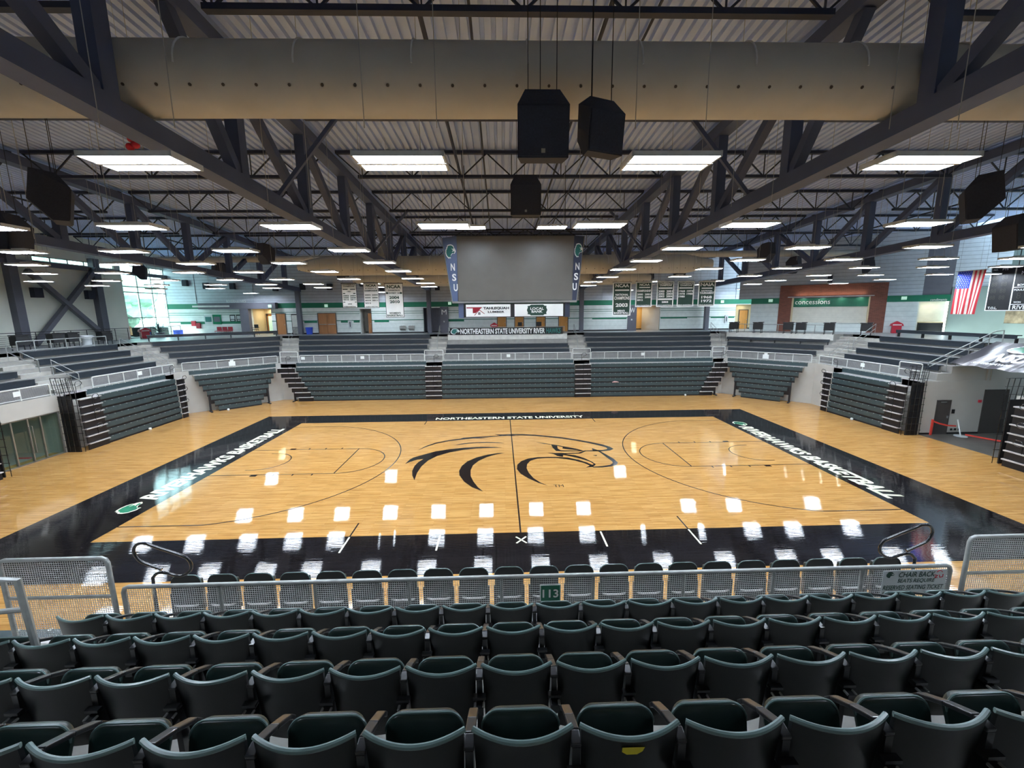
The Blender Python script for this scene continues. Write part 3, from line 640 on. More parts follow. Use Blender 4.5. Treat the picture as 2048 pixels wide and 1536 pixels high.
for k, s in enumerate((2.0, 3.4, 4.8, 6.1)):
    l = bpy.data.lights.new('counter_downlight', 'AREA'); l.energy = 4; l.size = 0.2; l.color = (1, 0.95, 0.85)
    lo = bpy.data.objects.new('counter_downlight', l); COL.objects.link(lo); lo.location = dv(s, 0.1, 8.42)
l = bpy.data.lights.new('brick_uplight', 'AREA'); l.shape = 'RECTANGLE'; l.size = 5; l.size_y = 0.1; l.energy = 22; l.color = (1, 0.8, 0.6)
lo = bpy.data.objects.new('brick_uplight', l); COL.objects.link(lo); lo.location = dv(3.9, 0.25, 8.56); lo.rotation_euler = (math.radians(180), 0, math.atan2(DT.y, DT.x))
b = MB(); dbox(b, 10.15, 11.6, -1.1, -0.5, 5.35, 6.2, 0); dbox(b, 10.1, 11.65, -1.15, -0.45, 6.2, 6.27, 1)
tag(b.build('condiment_counter', [M_INK, M_BEIGE]), 'black fronted counter in the lit alcove under the condiments sign', 'counter')
l = bpy.data.lights.new('alcove_lamp', 'AREA'); l.energy = 9; l.size = 0.5; l.color = (1, 0.85, 0.65)
lo = bpy.data.objects.new('alcove_lamp', l); COL.objects.link(lo); lo.location = dv(10.8, -0.5, 7.85)
# right and near walls (outside or at the edge of the frame)
q = dv(14.8, 0, 0)
mb = MB().bx(q[0]-0.02, q[0]+0.3, -26, q[1]+0.2, -0.2, 6.2, 0).bx(q[0]-0.02, q[0]+0.3, -26, q[1]+0.2, 7.9, 15.5, 0).bx(q[0], q[0]+0.3, -26, q[1]+0.2, 6.2, 7.9, 1)
struct(mb, 'wall_right', [M_SLATEW, mk('rough_stone', (150, 136, 112), 0.9, 0, 0.5, 2.2)])
struct(MB().bx(-40, 40, -24.6, -24.3, 0, 16), 'wall_near', M_GREYWALL)
# far-right return wall above the tunnel, with its two doors
mb = MB().bx(24.2, 25.0, 2.62, 2.69, 0, 3.2).bx(25.88, 27.8, 2.62, 2.69, 0, 3.2).bx(25.0, 25.88, 2.62, 2.69, 2.07, 3.2).bx(27.8, 29.3, 2.62, 2.69, 2.66, 5.3).bx(29.3, 35, 2.62, 2.69, 0, 5.3)
struct(mb, 'wall_tunnel', M_GREYWALL)
struct(MB().bx(24.2, 25.0, 2.6, 2.62, 0, 0.1).bx(25.88, 27.8, 2.6, 2.62, 0, 0.1).bx(29.3, 34, 2.6, 2.62, 0, 0.1), 'baseboard_tunnel', M_INK)
struct(MB().bx(34.0, 34.3, -4, 3, 0, 6), 'wall_tunnel_end', M_GREYWALL)
struct(MB().bx(25.0, 35, -1.95, -1.85, 0, 5.3), 'wall_tunnel_near', M_GREYWALL)
def gdoor(n, x0, x1, z1, sign):
    f = MB().bx(x0, x0+0.05, 2.59, 2.69, 0, z1).bx(x1-0.05, x1, 2.59, 2.69, 0, z1).bx(x0, x1, 2.59, 2.69, z1-0.05, z1)
    o = struct(f, 'door_%d' % n, M_DOORG); l = MB().bx(x0+0.05, x1-0.05, 2.61, 2.67, 0, z1-0.05).build('leaf', M_DOORG, o)
    if sign:
        MB().bx(x1-0.16, x1-0.1, 2.55, 2.61, 0.98, 1.12).build('handle', M_STEEL, l); MB().bx(x0+0.25, x0+0.6, 2.59, 2.61, z1-0.16, z1-0.08).build('door_closer', M_STEEL, l)
gdoor(10, 25.0, 25.88, 2.07, True); gdoor(11, 27.8, 29.3, 2.66, False)
for k, x in enumerate((26.08, 26.32, 26.56)):
    tag(MB().bx(x, x+0.12, 2.59, 2.62, 0.22, 0.34).build('wall_socket', M_INK), 'small black wall socket low beside the grey tunnel door, %s from that door' % ORD[k], 'socket', 'sockets by the tunnel door')
tag(MB().bx(26.0, 26.16, 2.59, 2.62, 1.25, 1.5).build('room_sign', M_INK), 'small black room sign beside the grey tunnel door handle', 'sign')
tag(MB().bx(27.5, 27.66, 2.56, 2.62, 1.9, 2.05).build('fire_alarm', M_REDBOX), 'little red alarm box beside the taller dark tunnel door', 'alarm')
# left tunnel: glazed vestibule doors under a pale fascia
f = MB()
for y in (-1.15, -0.2, 0.55, 1.15, 2.05): f.bx(-24.75, -24.65, y-0.03, y+0.03, 0, 2.35)
f.bx(-24.75, -24.65, -1.2, 2.1, 2.28, 2.35).bx(-24.75, -24.65, -1.2, 2.1, 0, 0.06)
o = struct(f, 'window_3', M_STEEL)
MB().bx(-24.71, -24.70, -1.2, 2.1, 0.06, 2.3).build('pane', M_GLASS, o)
for k, y in enumerate((0.48, 0.62)):
    hb = MB().tube([(-24.62, y, 0.5), (-24.56, y, 0.5), (-24.56, y, 1.9), (-24.62, y, 1.9)], 0.018, 8); hb.build('pull_bar', M_STEEL, o)
struct(MB().bx(-40, -39.8, -6, 6, 0, 0.9).bx(-40, -39.8, -6, 6, 2.2, 5), 'wall_vestibule', M_GREYWALL)
struct(MB().bx(-40, -25.2, -6.1, -6, 0, 2.9).bx(-40, -25.2, 6, 6.1, 0, 2.9), 'wall_vestibule_side', M_GREYWALL)
l = bpy.data.lights.new('vestibule_daylight', 'AREA'); l.shape = 'RECTANGLE'; l.size = 8; l.size_y = 2; l.energy = 2500; l.color = (0.85, 1, 0.97)
lo = bpy.data.objects.new('vestibule_daylight', l); COL.objects.link(lo); lo.location = (-39.5, 0, 1.7); lo.rotation_euler = (0, math.radians(-90), 0)
struct(MB().bx(-26.4, -25.6, 1.1, 1.35, 0.001, 0.002).bx(-38, -26, -0.2, 0.1, 0.001, 0.003), 'floor_stripe', M_FRED)
# ------------------------------------------------------------------ benches, guard rails
def bench(sg, k, ta, tb, label, group, legs=False, name='bench', rise=0.44, o_front=None, z=None):
    o0 = (OFF[k]+0.32) if o_front is None else o_front; z0 = ZT[k] if z is None else z; fa = ta(o0) if callable(ta) else ta; fb = tb(o0) if callable(tb) else tb
    c = P(sg, (fa+fb)/2, o0+0.15, z0)
    t = empty(name, c, label, 'bench', group)
    m_ = MB(); sbox(m_, sg, fa, fb, o0-0.02, o0+0.30, z0+rise-0.05, z0+rise); m_.build('seat_board', M_BENCH, t)
    m_ = MB()
    sbox(m_, sg, fa, fb, o0, o0+0.03, z0+rise-(0.22 if legs else 0.33), z0+rise-0.05); m_.build('front_panel', M_BENCH, t)
    if legs:
        n = max(3, int((fb-fa)/1.6))
        for i in range(n+1):
            a = fa+0.1+(fb-fa-0.2)*i/n; m_ = MB(); sbox(m_, sg, a-0.03, a+0.03, o0+0.05, o0+0.22, z0, z0+rise-0.2); m_.build('leg', M_BLACK, t)
    else:
        m_ = MB(); sbox(m_, sg, fa+0.02, fb-0.02, o0+0.16, o0+0.22, z0, z0+rise-0.05); m_.build('support', M_CONC, t)
    return t
RN = ['lowest', 'second', 'third', 'top']
for sg, ta, tb, ks, nm in (('far', lambda o: -18.05-.414*o, -7.3, (1, 2, 3, 4), 'far stand left of the black banner'),
                           ('far', -5.5, 5.65, (1, 2), 'far stand under the black banner'),
                           ('far', 7.45, lambda o: 18.2+.414*o, (1, 2, 3, 4), 'far stand right of the black banner'),
                           ('corner_left', lambda o: -2.85-.414*o, lambda o: 3.35+.414*o, (1, 2, 3, 4), 'far left corner stand'),
                           ('corner_right', lambda o: -2.9-.414*o, lambda o: 2.7+.414*o, (1, 2), 'far right corner stand'),
                           ('left', 4.3, 10.45, (1, 2, 3, 4), 'left end stand'), ('right', 3.0, 9.9, (1, 2, 3, 4), 'right end stand'),
                           ('left_near', -10.5, -1.4, (1, 2, 3, 4), 'left stand this side of the glass doors'),
                           ('right_near', -10.5, -2.3, (1, 2, 3, 4), 'right stand this side of the tunnel'),
                           ('left', 0.0, 2.3, (1, 2), 'short left stand over the glass doors')):
    for k in ks: bench(sg, k, ta, tb, 'dark green bench, %s row of the %s' % (RN[k-1], nm), 'fixed benches on the concrete terraces')
bench('corner_left', 5, lambda o: -2.6-.414*o, lambda o: 3.1+.414*o, 'open legged dark bench along the back edge of the far left corner', 'open legged benches', True, o_front=4.7, z=5.35, rise=0.5)
bench('corner_right', 3, lambda o: -2.9-.414*o, lambda o: 2.7+.414*o, 'open legged dark bench below the white parapet, far right corner', 'open legged benches', True, o_front=2.66)
bench('right', 5, 2.2, 9.6, 'open legged dark bench along the back edge of the right end stand', 'open legged benches', True, o_front=4.6, z=5.35, rise=0.5)
# platforms that push the concourse forward
for sg, ta, tb, nm in (('far', -5.5, 5.7, 'far'), ('corner_right', lambda o: -2.9-.414*o, lambda o: 2.75+.414*o, 'corner')):
    mb = MB(); sbox(mb, sg, ta, tb, 3.0, 4.3, 4.45, 5.35, 0); sbox(mb, sg, ta, tb, 2.93, 3.0, 4.86, 5.37, 1)
    struct(mb, 'platform_slab', [M_CONC, M_PARAPET])
def mesh_panel(w_, h, sp=0.028, r=0.0017):
    mb = MB(); n = int(w_/sp)
    for i in range(n+1): mb.bx(-w_/2+w_*i/n-r, -w_/2+w_*i/n+r, -r, r, 0, h)
    n = int(h/sp)
    for i in range(n+1): mb.bx(-w_/2, w_/2, -r, r, h*i/n-r, h*i/n+r)
    return mb
PANELS = {}
def guard(sg, ta, tb, o, z0, h, n, label, sp=0.05, r=0.0045, rad=0.034, low=0.06, mid=False, group='mesh guard rails'):
    MR, MM = (M_RAILP, M_MESHD) if sp > 0.03 else (M_RAIL, M_MESH)
    a = P(sg, ta, o, z0); b = P(sg, tb, o, z0); t = empty('guard_rail', (a+b)/2, label, 'railing', group)
    d = (b-a).normalized(); up = Vector((0, 0, 1)); c = 0.07
    pts = [a, a+up*(h-c), a+up*(h-c*0.3)+d*c*0.3, a+up*h+d*c, b+up*h-d*c, b+up*(h-c*0.3)-d*c*0.3, b+up*(h-c), b]
    MB().tube(pts, rad, 10).build('top_rail', MR, t, smooth=True)
    MB().tube([a+up*low, b+up*low], rad*0.6, 8).build('bottom_rail', MR, t, smooth=True)
    if mid: MB().tube([a+up*h*mid, b+up*h*mid], rad*0.8, 8).build('middle_rail', MR, t, smooth=True)
    L = (b-a).length; wp = L/n
    for i in range(1, n):
        q = a+d*wp*i; MB().tube([q, q+up*(h-rad)], rad*0.9, 8).build('post', MR, t, smooth=True)
    key = (round(wp-0.03, 3), round(h-low-rad, 3), sp)
    for i in range(n):
        q = a+d*wp*(i+0.5)+up*low
        if key not in PANELS:
            o_ = mesh_panel(key[0], key[1], sp, r).build('mesh_panel', MM); PANELS[key] = o_.data
        else: o_ = bpy.data.objects.new('mesh_panel', PANELS[key]); COL.objects.link(o_)
        o_.parent = t; o_.location = q-(a+b)/2; o_.rotation_euler = (0, 0, math.atan2(d.y, d.x)); WL[o_.name] = Vector((0, 0, 0))
    return t
FR = 0.08
gl = 'low galvanised mesh guard rail, '
guard('far', -18.0, -7.25, FR, 3.24, 0.62, 9, gl+'far side, left of the two middle stairs')
guard('far', -5.5, 5.65, FR, 3.24, 0.62, 9, gl+'far side, between the two middle stairs')
guard('far', 7.4, 18.1, FR, 3.24, 0.62, 9, gl+'far side, right of the two middle stairs')
guard('corner_left', -3.3, 3.3, FR, 3.24, 0.62, 6, gl+'far left corner')
guard('corner_right', -3.2, 3.1, FR, 3.24, 0.62, 5, gl+'far right corner')
guard('left', 4.3, 10.6, FR, 3.24, 0.62, 6, gl+'left end stand')
guard('left_near', -8, 1.9, FR, 3.24, 0.62, 7, gl+'over the glass doors at the left')
guard('right', 4.3, 10.9, FR, 3.24, 0.62, 5, gl+'right end stand')
ta_ = 'tall galvanised mesh rail across the head of the stairs, '
guard('far', -7.2, -5.6, -0.02, 3.24, 0.95, 1, ta_+'far side left of centre', mid=0.55)
guard('far', 5.75, 7.3, -0.02, 3.24, 0.95, 1, ta_+'far side right of centre', mid=0.55)
guard('far', -19.6, -18.1, -0.02, 3.24, 0.95, 1, ta_+'far left corner', mid=0.55)
guard('far', 18.2, 19.3, -0.02, 3.24, 0.95, 1, ta_+'far right corner', mid=0.55)
guard('right', 2.8, 4.2, -0.02, 3.24, 0.95, 1, ta_+'right end stand', mid=0.55)
g = guard('near', -5.52, 5.48, -0.05, 3.25, 0.73, 9, 'long galvanised mesh guard rail in front of the green seats', 0.028, 0.0019, 0.027, 0.05, group='mesh guard rails by the camera')
guard('near', -6.93, -5.6, 0.0, 3.25, 1.17, 1, 'tall galvanised mesh rail left of the long one by the green seats', 0.028, 0.0019, 0.027, 0.05, 0.55, 'mesh guard rails by the camera')
guard('near', 5.62, 6.98, 0.0, 3.25, 1.17, 1, 'tall galvanised mesh rail right of the long one by the green seats', 0.028, 0.0019, 0.027, 0.05, 0.55, 'mesh guard rails by the camera')
# signs on the near rail
YR = -15.95
o = MB().bx(-0.125, 0.15, YR+0.0, YR+0.006, 3.64, 3.885).build('section_sign', M_WHITE); tag(o, 'small green sign reading 113 on the near guard rail', 'sign')
MB().bx(-0.113, 0.138, YR-0.004, YR, 3.652, 3.873).build('sign_face', M_BSIGN, o)
text('lettering', '113', M_WHITE, (0.013, YR-0.006, 3.762), (1, 0, 0), (0, 0, 1), 0.21, 0.12, o, bold=0.02)
o = MB().bx(4.5, 5.38, YR+0.0, YR+0.006, 3.6, 3.955).build('seating_notice', M_GREYBIN); tag(o, 'white notice about chair back seats on the right of the near rail', 'sign')
for s_, z, wd, ht in (('CHAIR BACK', 3.895, 0.50, 0.078), ('SEATS REQUIRE', 3.8, 0.52, 0.068), ('RESERVED SEATING TICKET', 3.705, 0.84, 0.066)):
    text('lettering', s_, M_DKGREEN, (4.97 if 'TICK' not in s_ else 4.94, YR-0.002, z), (1, 0, 0), (0, 0, 1), wd, ht, o, shear=0.2, bold=0.015, th=0.002)
hawk_print((4.6, YR-0.001, 3.895), (1, 0, 0), (0, 0, 1), 0.11, 0.09, o, M_DKGREEN, M_DKGREEN, M_GREYBIN, 0.002)
mb = MB()
for p, q in (((5.29, 3.87), (5.33, 3.9)), ((5.33, 3.9), (5.37, 3.87)), ((5.26, 3.83), (5.31, 3.82)), ((5.31, 3.82), (5.27, 3.79)), ((5.27, 3.79), (5.31, 3.785)), ((5.33, 3.83), (5.34, 3.79)), ((5.34, 3.79), (5.38, 3.80)), ((5.38, 3.8), (5.38, 3.84))):
    mb.bar((p[0]-0.05, YR-0.003, p[1]+0.05), (q[0]-0.05, YR-0.003, q[1]+0.05), 0.008, 0.004, up=(0, 1, 0))
mb.build('handwriting', M_FRED, o)
# small pale notices on the far rails
for sg, t_, nm in (('far', -12.6, 'left far stand'), ('far', 0.1, 'middle far stand'), ('far', 12.0, 'right far stand'), ('left', 7.6, 'left end stand'), ('right', 6.9, 'right end stand'), ('far', -17.7, 'left far stand by corner stairs'), ('left_near', 0.3, 'walkway over the glass doors')):
    m_ = MB(); sbox(m_, sg, t_-0.16, t_+0.16, FR-0.06, FR-0.05, 3.5, 3.75); tag(m_.build('section_notice', M_WHITE), 'small white notice on the guard rail of the %s' % nm, 'sign', 'white notices on the rails')
for sg, nm in (('corner_left', 'left'), ('corner_right', 'right')):
    m_ = MB(); sbox(m_, sg, -0.3, 0.15, FR-0.08, FR-0.05, 3.35, 3.7); sbox(m_, sg, -0.2, 0.05, FR-0.07, FR-0.05, 3.7, 3.82)
    tag(m_.build('number_plaque', M_WHITE), 'white shaped plaque on the guard rail of the far %s corner' % nm, 'sign', 'plaques on the corner rails')
# stair handrails (pale tube, sloping)
def handrail(sg, t_, o0, k0, o1, k1, label, hgt=0.9, r=0.022):
    a = P(sg, t_, o0, ZT[k0]); b = P(sg, t_, o1, ZT[k1]); up = Vector((0, 0, 1)); e = empty('handrail', (a+b)/2, label, 'handrail', 'sloping stair handrails')
    MB().tube([a, a+up*hgt, b+up*hgt, b], r, 8).build('top_bar', M_RAIL, e, smooth=True)
    MB().tube([a+up*hgt*0.6, b+up*hgt*0.6], r*0.8, 8).build('lower_bar', M_RAIL, e, smooth=True)
handrail('left', 10.7, 0.5, 0, 1.9, 2, 'sloping pale handrail, lower one of the stairs at the far left corner')
handrail('left', 10.9, 2.4, 2, 3.9, 4, 'sloping pale handrail, upper one of the stairs at the far left corner')
handrail('left', 3.9, 0.4, 0, 1.8, 2, 'sloping pale handrail, lower one of the stairs above the glass doors')
handrail('left', 3.6, 2.2, 2, 3.8, 4, 'sloping pale handrail, upper one of the stairs above the glass doors')
handrail('right', 10.6, 0.6, 0, 2.0, 2, 'sloping pale handrail, lower one of the stairs at the far right corner')
handrail('right', 10.8, 2.5, 2, 4.1, 5, 'sloping pale handrail, upper one of the stairs at the far right corner')
handrail('far', -6.35, 1.8, 2, 3.9, 5, 'pale handrail in the middle of the far stairs left of centre', 0.85)
handrail('far', 6.5, 1.8, 2, 3.9, 5, 'pale handrail in the middle of the far stairs right of centre', 0.85)
handrail('far', -20.0, 2.6, 3, 4.4, 5, 'pale handrail in the middle of the far left corner stairs', 0.85)
handrail('far', 20.1, 2.6, 3, 4.4, 5, 'pale handrail in the middle of the far right corner stairs', 0.85)
a = [(24.3, 2.78, 4.1), (24.3, 2.78, 4.25), (28.0, 2.78, 6.05), (28.5, 2.78, 6.1), (28.5, 2.78, 5.35)]
e = empty('tunnel_handrail', (26, 2.78, 3.6), 'long sloping pale handrail along the edge above the tunnel', 'handrail')
MB().tube(a, 0.03, 8).build('top_bar', M_RAIL, e, smooth=True); MB().tube([(24.4, 2.78, 4.05), (28.1, 2.78, 5.8)], 0.03, 8).build('lower_bar', M_RAIL, e, smooth=True)
for x in (25.4, 26.6, 27.7): MB().tube([(x, 2.78, 3.2+0.47*(x-24.0)-0.1), (x, 2.78, 4.25+0.486*(x-24.3))], 0.022, 8).build('post', M_RAIL, e, smooth=True)
e = empty('near_handrail', (-5.1, -17.2, 3.64), 'plain tube handrail at the left end of the seat rows', 'handrail')
MB().tube([(-6.2, -17.4, 5.0), (-5.2, -17.4, 5.1), (-4.98, -17.4, 5.1), (-4.93, -17.4, 4.06)], 0.028, 8).build('top_bar', M_RAIL, e, smooth=True)
MB().tube([(-6.2, -17.4, 4.72), (-4.96, -17.4, 4.8)], 0.024, 8).build('lower_bar', M_RAIL, e, smooth=True)
MB().tube([(-5.5, -17.4, 5.07), (-5.45, -17.4, 4.06)], 0.026, 8).build('post', M_RAIL, e, smooth=True)
# ------------------------------------------------------------------ retractable bleachers
def zr(k): return 0.38+0.42*(k-1)            # top of row k (1..7)
def of(k): return -0.80+0.02*(k-1)           # front of row k, in front of the terrace edge
def telescopic(sg, fa, fb, label, steps=(), guard_at=None, near=False, feet=()):
    """fa/fb: row ends as functions of the row number; steps: (a(k), b(k)) stair strips"""
    c = P(sg, (fa(4)+fb(4))/2, -0.4, 0.0); t = empty('retractable_bleacher', c, label, 'bleacher', 'retractable bleachers pushed closed')
    for k in range(1, 9):
        m_ = MB(); a, b = fa(k), fb(k)
        if k < 8: o0, z1 = of(k), zr(k)
        else: o0, z1 = -0.02, 3.22
        sbox(m_, sg, a, b, o0, o0+(0.12 if k < 7 else 0.16 if k == 7 else 0.30), z1-0.05, z1, 0)
        if k == 7: sbox(m_, sg, a, b, o0+0.16, -0.02, z1-0.07, z1-0.015, 3)
        sbox(m_, sg, a, b, o0, o0+0.03, z1-0.29, z1-0.05, 0)
        sbox(m_, sg, a, b, o0+0.05, o0+0.07, z1-0.42, z1-0.29, 1)
        x = a+0.3
        while x < b-0.1: sbox(m_, sg, x-0.022, x+0.022, o0-0.008, o0+0.05, z1-0.02, z1+0.006, 2); x += 0.457
        m_.build('bench_row', [M_BENCHT, M_BLACK, M_NOSE, M_TREAD], t)
    m_ = MB(); sbox(m_, sg, fa(1), fb(1), -0.82, -0.78, 0.0, 0.1); m_.build('kick_board', M_BLACK, t)
    m_ = MB(); sbox(m_, sg, fa(1)+0.05, fb(1)-0.05, -0.68, -0.62, 0.0, 0.7); sbox(m_, sg, fa(4)+0.1, fb(4)-0.1, -0.62, -0.56, 0.6, 2.8); m_.build('understructure', M_BLACK, t)
    for sa, sb_ in steps:
        for k in range(1, 9):
            z1 = zr(k) if k < 8 else 3.22; a, b = sa(k), sb_(k); o0 = of(k)-0.18 if k < 8 else -0.1
            m_ = MB(); sbox(m_, sg, a, b, o0, o0+0.28, z1-0.06, z1-0.01, 0); sbox(m_, sg, a, b, o0+0.1, o0+0.14, z1-0.43, z1-0.06, 1)
            m_.build('step', [M_TREAD, M_BLACK], t)
        for k in (2, 4, 6, 8):
            x = (sa(k)+sb_(k))/2; z1 = zr(k) if k < 8 else 3.22; o0 = -0.92 if k < 8 else -0.1
            pts = [P(sg, x, o0, z1-0.05), P(sg, x, o0, z1+0.45), P(sg, x+0.08, o0, z1+0.56), P(sg, x+0.3, o0, z1+0.58), P(sg, x+0.4, o0, z1+0.44), P(sg, x+0.3, o0, z1+0.32), P(sg, x+0.08, o0, z1+0.3)]
            MB().tube(pts, 0.016, 6).build('hand_loop', M_BLACKG, t, smooth=True)
    if guard_at is not None:
        for dx, wd in ((0.0, 1.1),):
            m_ = MB(); q = guard_at
            for i in range(5):
                o_ = -1.0+0.27*i; m_.tube([P(sg, q, o_, 0.02), P(sg, q, o_, 3.2), P(sg, q, o_+0.1, 4.15)], 0.016, 6)
            for j in range(11): z = 0.3+0.385*j; m_.tube([P(sg, q, -1.05, z), P(sg, q, 0.15, z)], 0.014, 6)
            s_ = 1 if fb(1) > q and fa(1) > q-0.5 else -1
            for i in range(8): m_.tube([P(sg, q+s_*0.12*i, -0.06, 3.25), P(sg, q+s_*0.12*i, 0.02, 4.0)], 0.013, 6)
            for j in range(4): m_.tube([P(sg, q, -0.06+0.02*j, 3.3+0.23*j), P(sg, q+s_*0.86, -0.06+0.02*j, 3.3+0.23*j)], 0.013, 6)
            m_.build('end_guard', M_BLACKG, t, smooth=True)
            m_ = MB(); sbox(m_, sg, q+s_*0.02, q+s_*0.05, -0.75, 0, 0, 3.15); m_.build('side_panel', M_BLACK, t)
    for x in feet:
        m_ = MB(); sbox(m_, sg, x-0.06, x+0.06, -0.72, -0.6, 0.06, 2.0); sbox(m_, sg, x-0.06, x+0.06, -1.05, -0.4, 0.0, 0.07); m_.build('post_foot', M_BLACK, t)
    return t
L_ = lambda lo, hi: (lambda k: lo+(hi-lo)*(min(k, 8)-1)/7.0)
K_ = lambda v: (lambda k: v)
telescopic('far', L_(-16.7, -18.3), K_(-7.1), 'closed retractable bleacher on the far side, left of the black aisle stairs', [(L_(-17.95, -19.85), L_(-16.7, -18.35)), (K_(-7.08), K_(-5.7))], feet=(-18.35,))
telescopic('far', K_(-5.68), K_(5.82), 'closed retractable bleacher in the middle of the far side', [(K_(5.86), K_(7.24))])
telescopic('far', K_(7.27), L_(16.85, 18.25), 'closed retractable bleacher on the far side, right of the black aisle stairs', [(L_(16.85, 18.3), L_(18.0, 19.75))], feet=(18.3,))
telescopic('corner_left', L_(-1.5, -2.95), L_(1.5, 3.1), 'small tapering retractable bleacher in the far left corner', feet=(-2.0, 2.1))
telescopic('corner_right', L_(-1.5, -3.0), L_(1.4, 2.9), 'small tapering retractable bleacher in the far right corner', feet=(-2.05, 2.0))
telescopic('left', K_(3.75), K_(9.6), 'closed retractable bleacher along the left end, beyond the glass doors', [(K_(2.45), K_(3.72)), (L_(9.62, 9.62), L_(10.15, 10.4))], guard_at=2.1)
telescopic('right', K_(3.95), K_(8.5), 'closed retractable bleacher along the right end, beyond the tunnel', [(K_(2.8), K_(3.92)), (L_(8.52, 8.52), L_(9.05, 9.3))], guard_at=2.5)
telescopic('left_near', K_(-9.5), K_(-3.2), 'retractable bleacher at the left edge, on the camera side of the glass doors', [(K_(-3.17), K_(-1.75))], guard_at=-1.5)
telescopic('right_near', K_(-9.5), K_(-3.9), 'retractable bleacher at the right edge, on the camera side of the tunnel', [(K_(-3.87), K_(-2.5))], guard_at=-2.2)
t = telescopic('near', L_(-16.7, -18.3), (lambda k: -6.02 if k < 8 else -6.6), 'retractable bleacher beside the near seats, on the left')
t = telescopic('near', (lambda k: 5.95 if k < 8 else 6.6), L_(16.7, 18.3), 'retractable bleacher beside the near seats, on the right')
c = empty('seat_platform', (0, -15.5, 0), 'dark telescopic platform carrying the front row of green seats', 'platform')
m_ = MB(); sbox(m_, 'near', -5.7, 5.7, -0.85, -0.02, 2.74, 2.865); m_.build('deck', M_TREAD, c)
m_ = MB(); sbox(m_, 'near', -5.7, 5.7, -0.80, -0.74, 0.0, 2.74); m_.build('front_face', M_BLACK, c)
# black handrails with a long loop by the near stairs
for s_, nm in ((-1, 'left'), (1, 'right')):
    X = 5.62 if s_ > 0 else -5.66
    pts = [(X-0.02, -15.3, 2.9), (X, -15.3, 3.62), (X-s_*0.02, -15.3, 3.72), (X-s_*0.1, -15.3, 3.78), (X-s_*0.22, -15.3, 3.77), (X-s_*0.38, -15.3, 3.72), (X-s_*0.5, -15.3, 3.76), (X-s_*0.57, -15.3, 3.85), (X-s_*0.55, -15.3, 3.97),
           (X-s_*0.46, -15.3, 4.04), (X-s_*0.1, -15.3, 4.19), (X+s_*0.04, -15.3, 4.245), (X+s_*0.15, -15.3, 4.22), (X+s_*0.2, -15.3, 4.12), (X+s_*0.15, -15.3, 3.99), (X+s_*0.06, -15.3, 3.93), (X-s_*0.15, -15.3, 3.83)]
    pp = []
    for i in range(len(pts)-1):
        p0, p1, p2, p3 = [Vector(pts[max(0, min(len(pts)-1, i+j))]) for j in (-1, 0, 1, 2)]
        for q in range(4):
            u = q/4; pp.append(0.5*((2*p1)+(p2-p0)*u+(2*p0-5*p1+4*p2-p3)*u*u+(3*p1-p0-3*p2+p3)*u**3))
    pp.append(Vector(pts[-1]))
    o = MB().tube(pp, 0.021, 10).build('loop_handrail', M_BLACKG, smooth=True); tag(o, 'glossy black looped handrail at the %s end of the near seats' % nm, 'handrail', 'black looped handrails by the seats')
    MB().bx(X-0.09, X+0.09, -15.36, -15.24, 2.865, 2.93).build('base_bracket', M_BLACK, o)
# ------------------------------------------------------------------ hanging fluorescent lights
def light_proto(lit, label, loc, cord):
    t = empty('pendant_light', loc, label, 'ceiling light', 'hanging fluorescent fixtures'); x, y, z = loc
    m_ = MB(); W_, H_ = 0.62, 0.31
    m_.bx(x-W_, x+W_, y-H_, y+H_, z+0.05, z+0.065).bx(x-W_, x+W_, y-H_, y-H_+0.015, z, z+0.05).bx(x-W_, x+W_, y+H_-0.015, y+H_, z, z+0.05).bx(x-W_, x-W_+0.03, y-H_, y+H_, z-0.005, z+0.07).bx(x+W_-0.03, x+W_, y-H_, y+H_, z-0.005, z+0.07)
    m_.bx(x-W_, x+W_, y-0.03, y+0.03, z-0.012, z+0.07).bx(x-0.2, x+0.2, y-0.1, y+0.1, z+0.09, z+0.13); m_.build('housing', M_HOUSE, t)
    for a, b in ((-H_+0.02, -0.035), (0.035, H_-0.02)):
        m_ = MB(); m_.bx(x-W_+0.035, x+W_-0.035, y+a, y+b, z+0.004, z+0.05); m_.build('lamp_panel', M_LAMP if lit else M_LAMPOFF, t)
    for s_ in (-0.5, 0.5):
        c = MB(); c.tube([(x+s_, y, z+0.085), (x+s_, y, z+1.0)], 0.006, 5); o = c.build('cord', M_CORD, t); o.scale.z = 1
        o['_k'] = 1; del o['_k']; o.scale = (1, 1, cord)
    return t
ROWS = [(-14.56, [-9.4, -5.51, -1.94, 1.84, 5.5, 9.4]), (-10.1, [-12.7, -9.36, -5.61, -1.93, 1.88, 5.65, 9.95, 14.1]),
        (-6.1, [-16.3, -12.97, -9.35, -5.61, 5.65, 10.04, 14.3, 18.55]), (-2.5, [-19.94, -16.2, -13.15, -9.35, -5.61, 5.66, 10.06, 14.25, 18.46, 22.1]),
        (1.25, [-23.3, -19.85, -16.1, -13.15, -9.38, -5.7, 5.74, 10.2, 14.3, 18.42, 22.1, 26.05]), (4.8, [-27.1, -23.3, -19.97, -16.3, -13.3, -9.4, -5.7, -1.95, 1.9, 5.83, 10.2, 14.45, 18.7, 21.9, 26.2, 29.2]),
        (8.95, [-27.6, -23.7, -19.8, -16.43, -13.25, -9.4, -5.66, -1.95, 1.9, 5.87, 10.2, 14.4, 18.75, 22.0, 26.6]),
        (13.1, [-27.0, -22.5, -18.2, -14.3, -10.2, -6.1, -2.0, 2.3, 6.4, 11.0, 15.6, 19.6, 26.6]), (21.3, [-24.5, -12.2, 11.9, 23.6])]
lits = {}
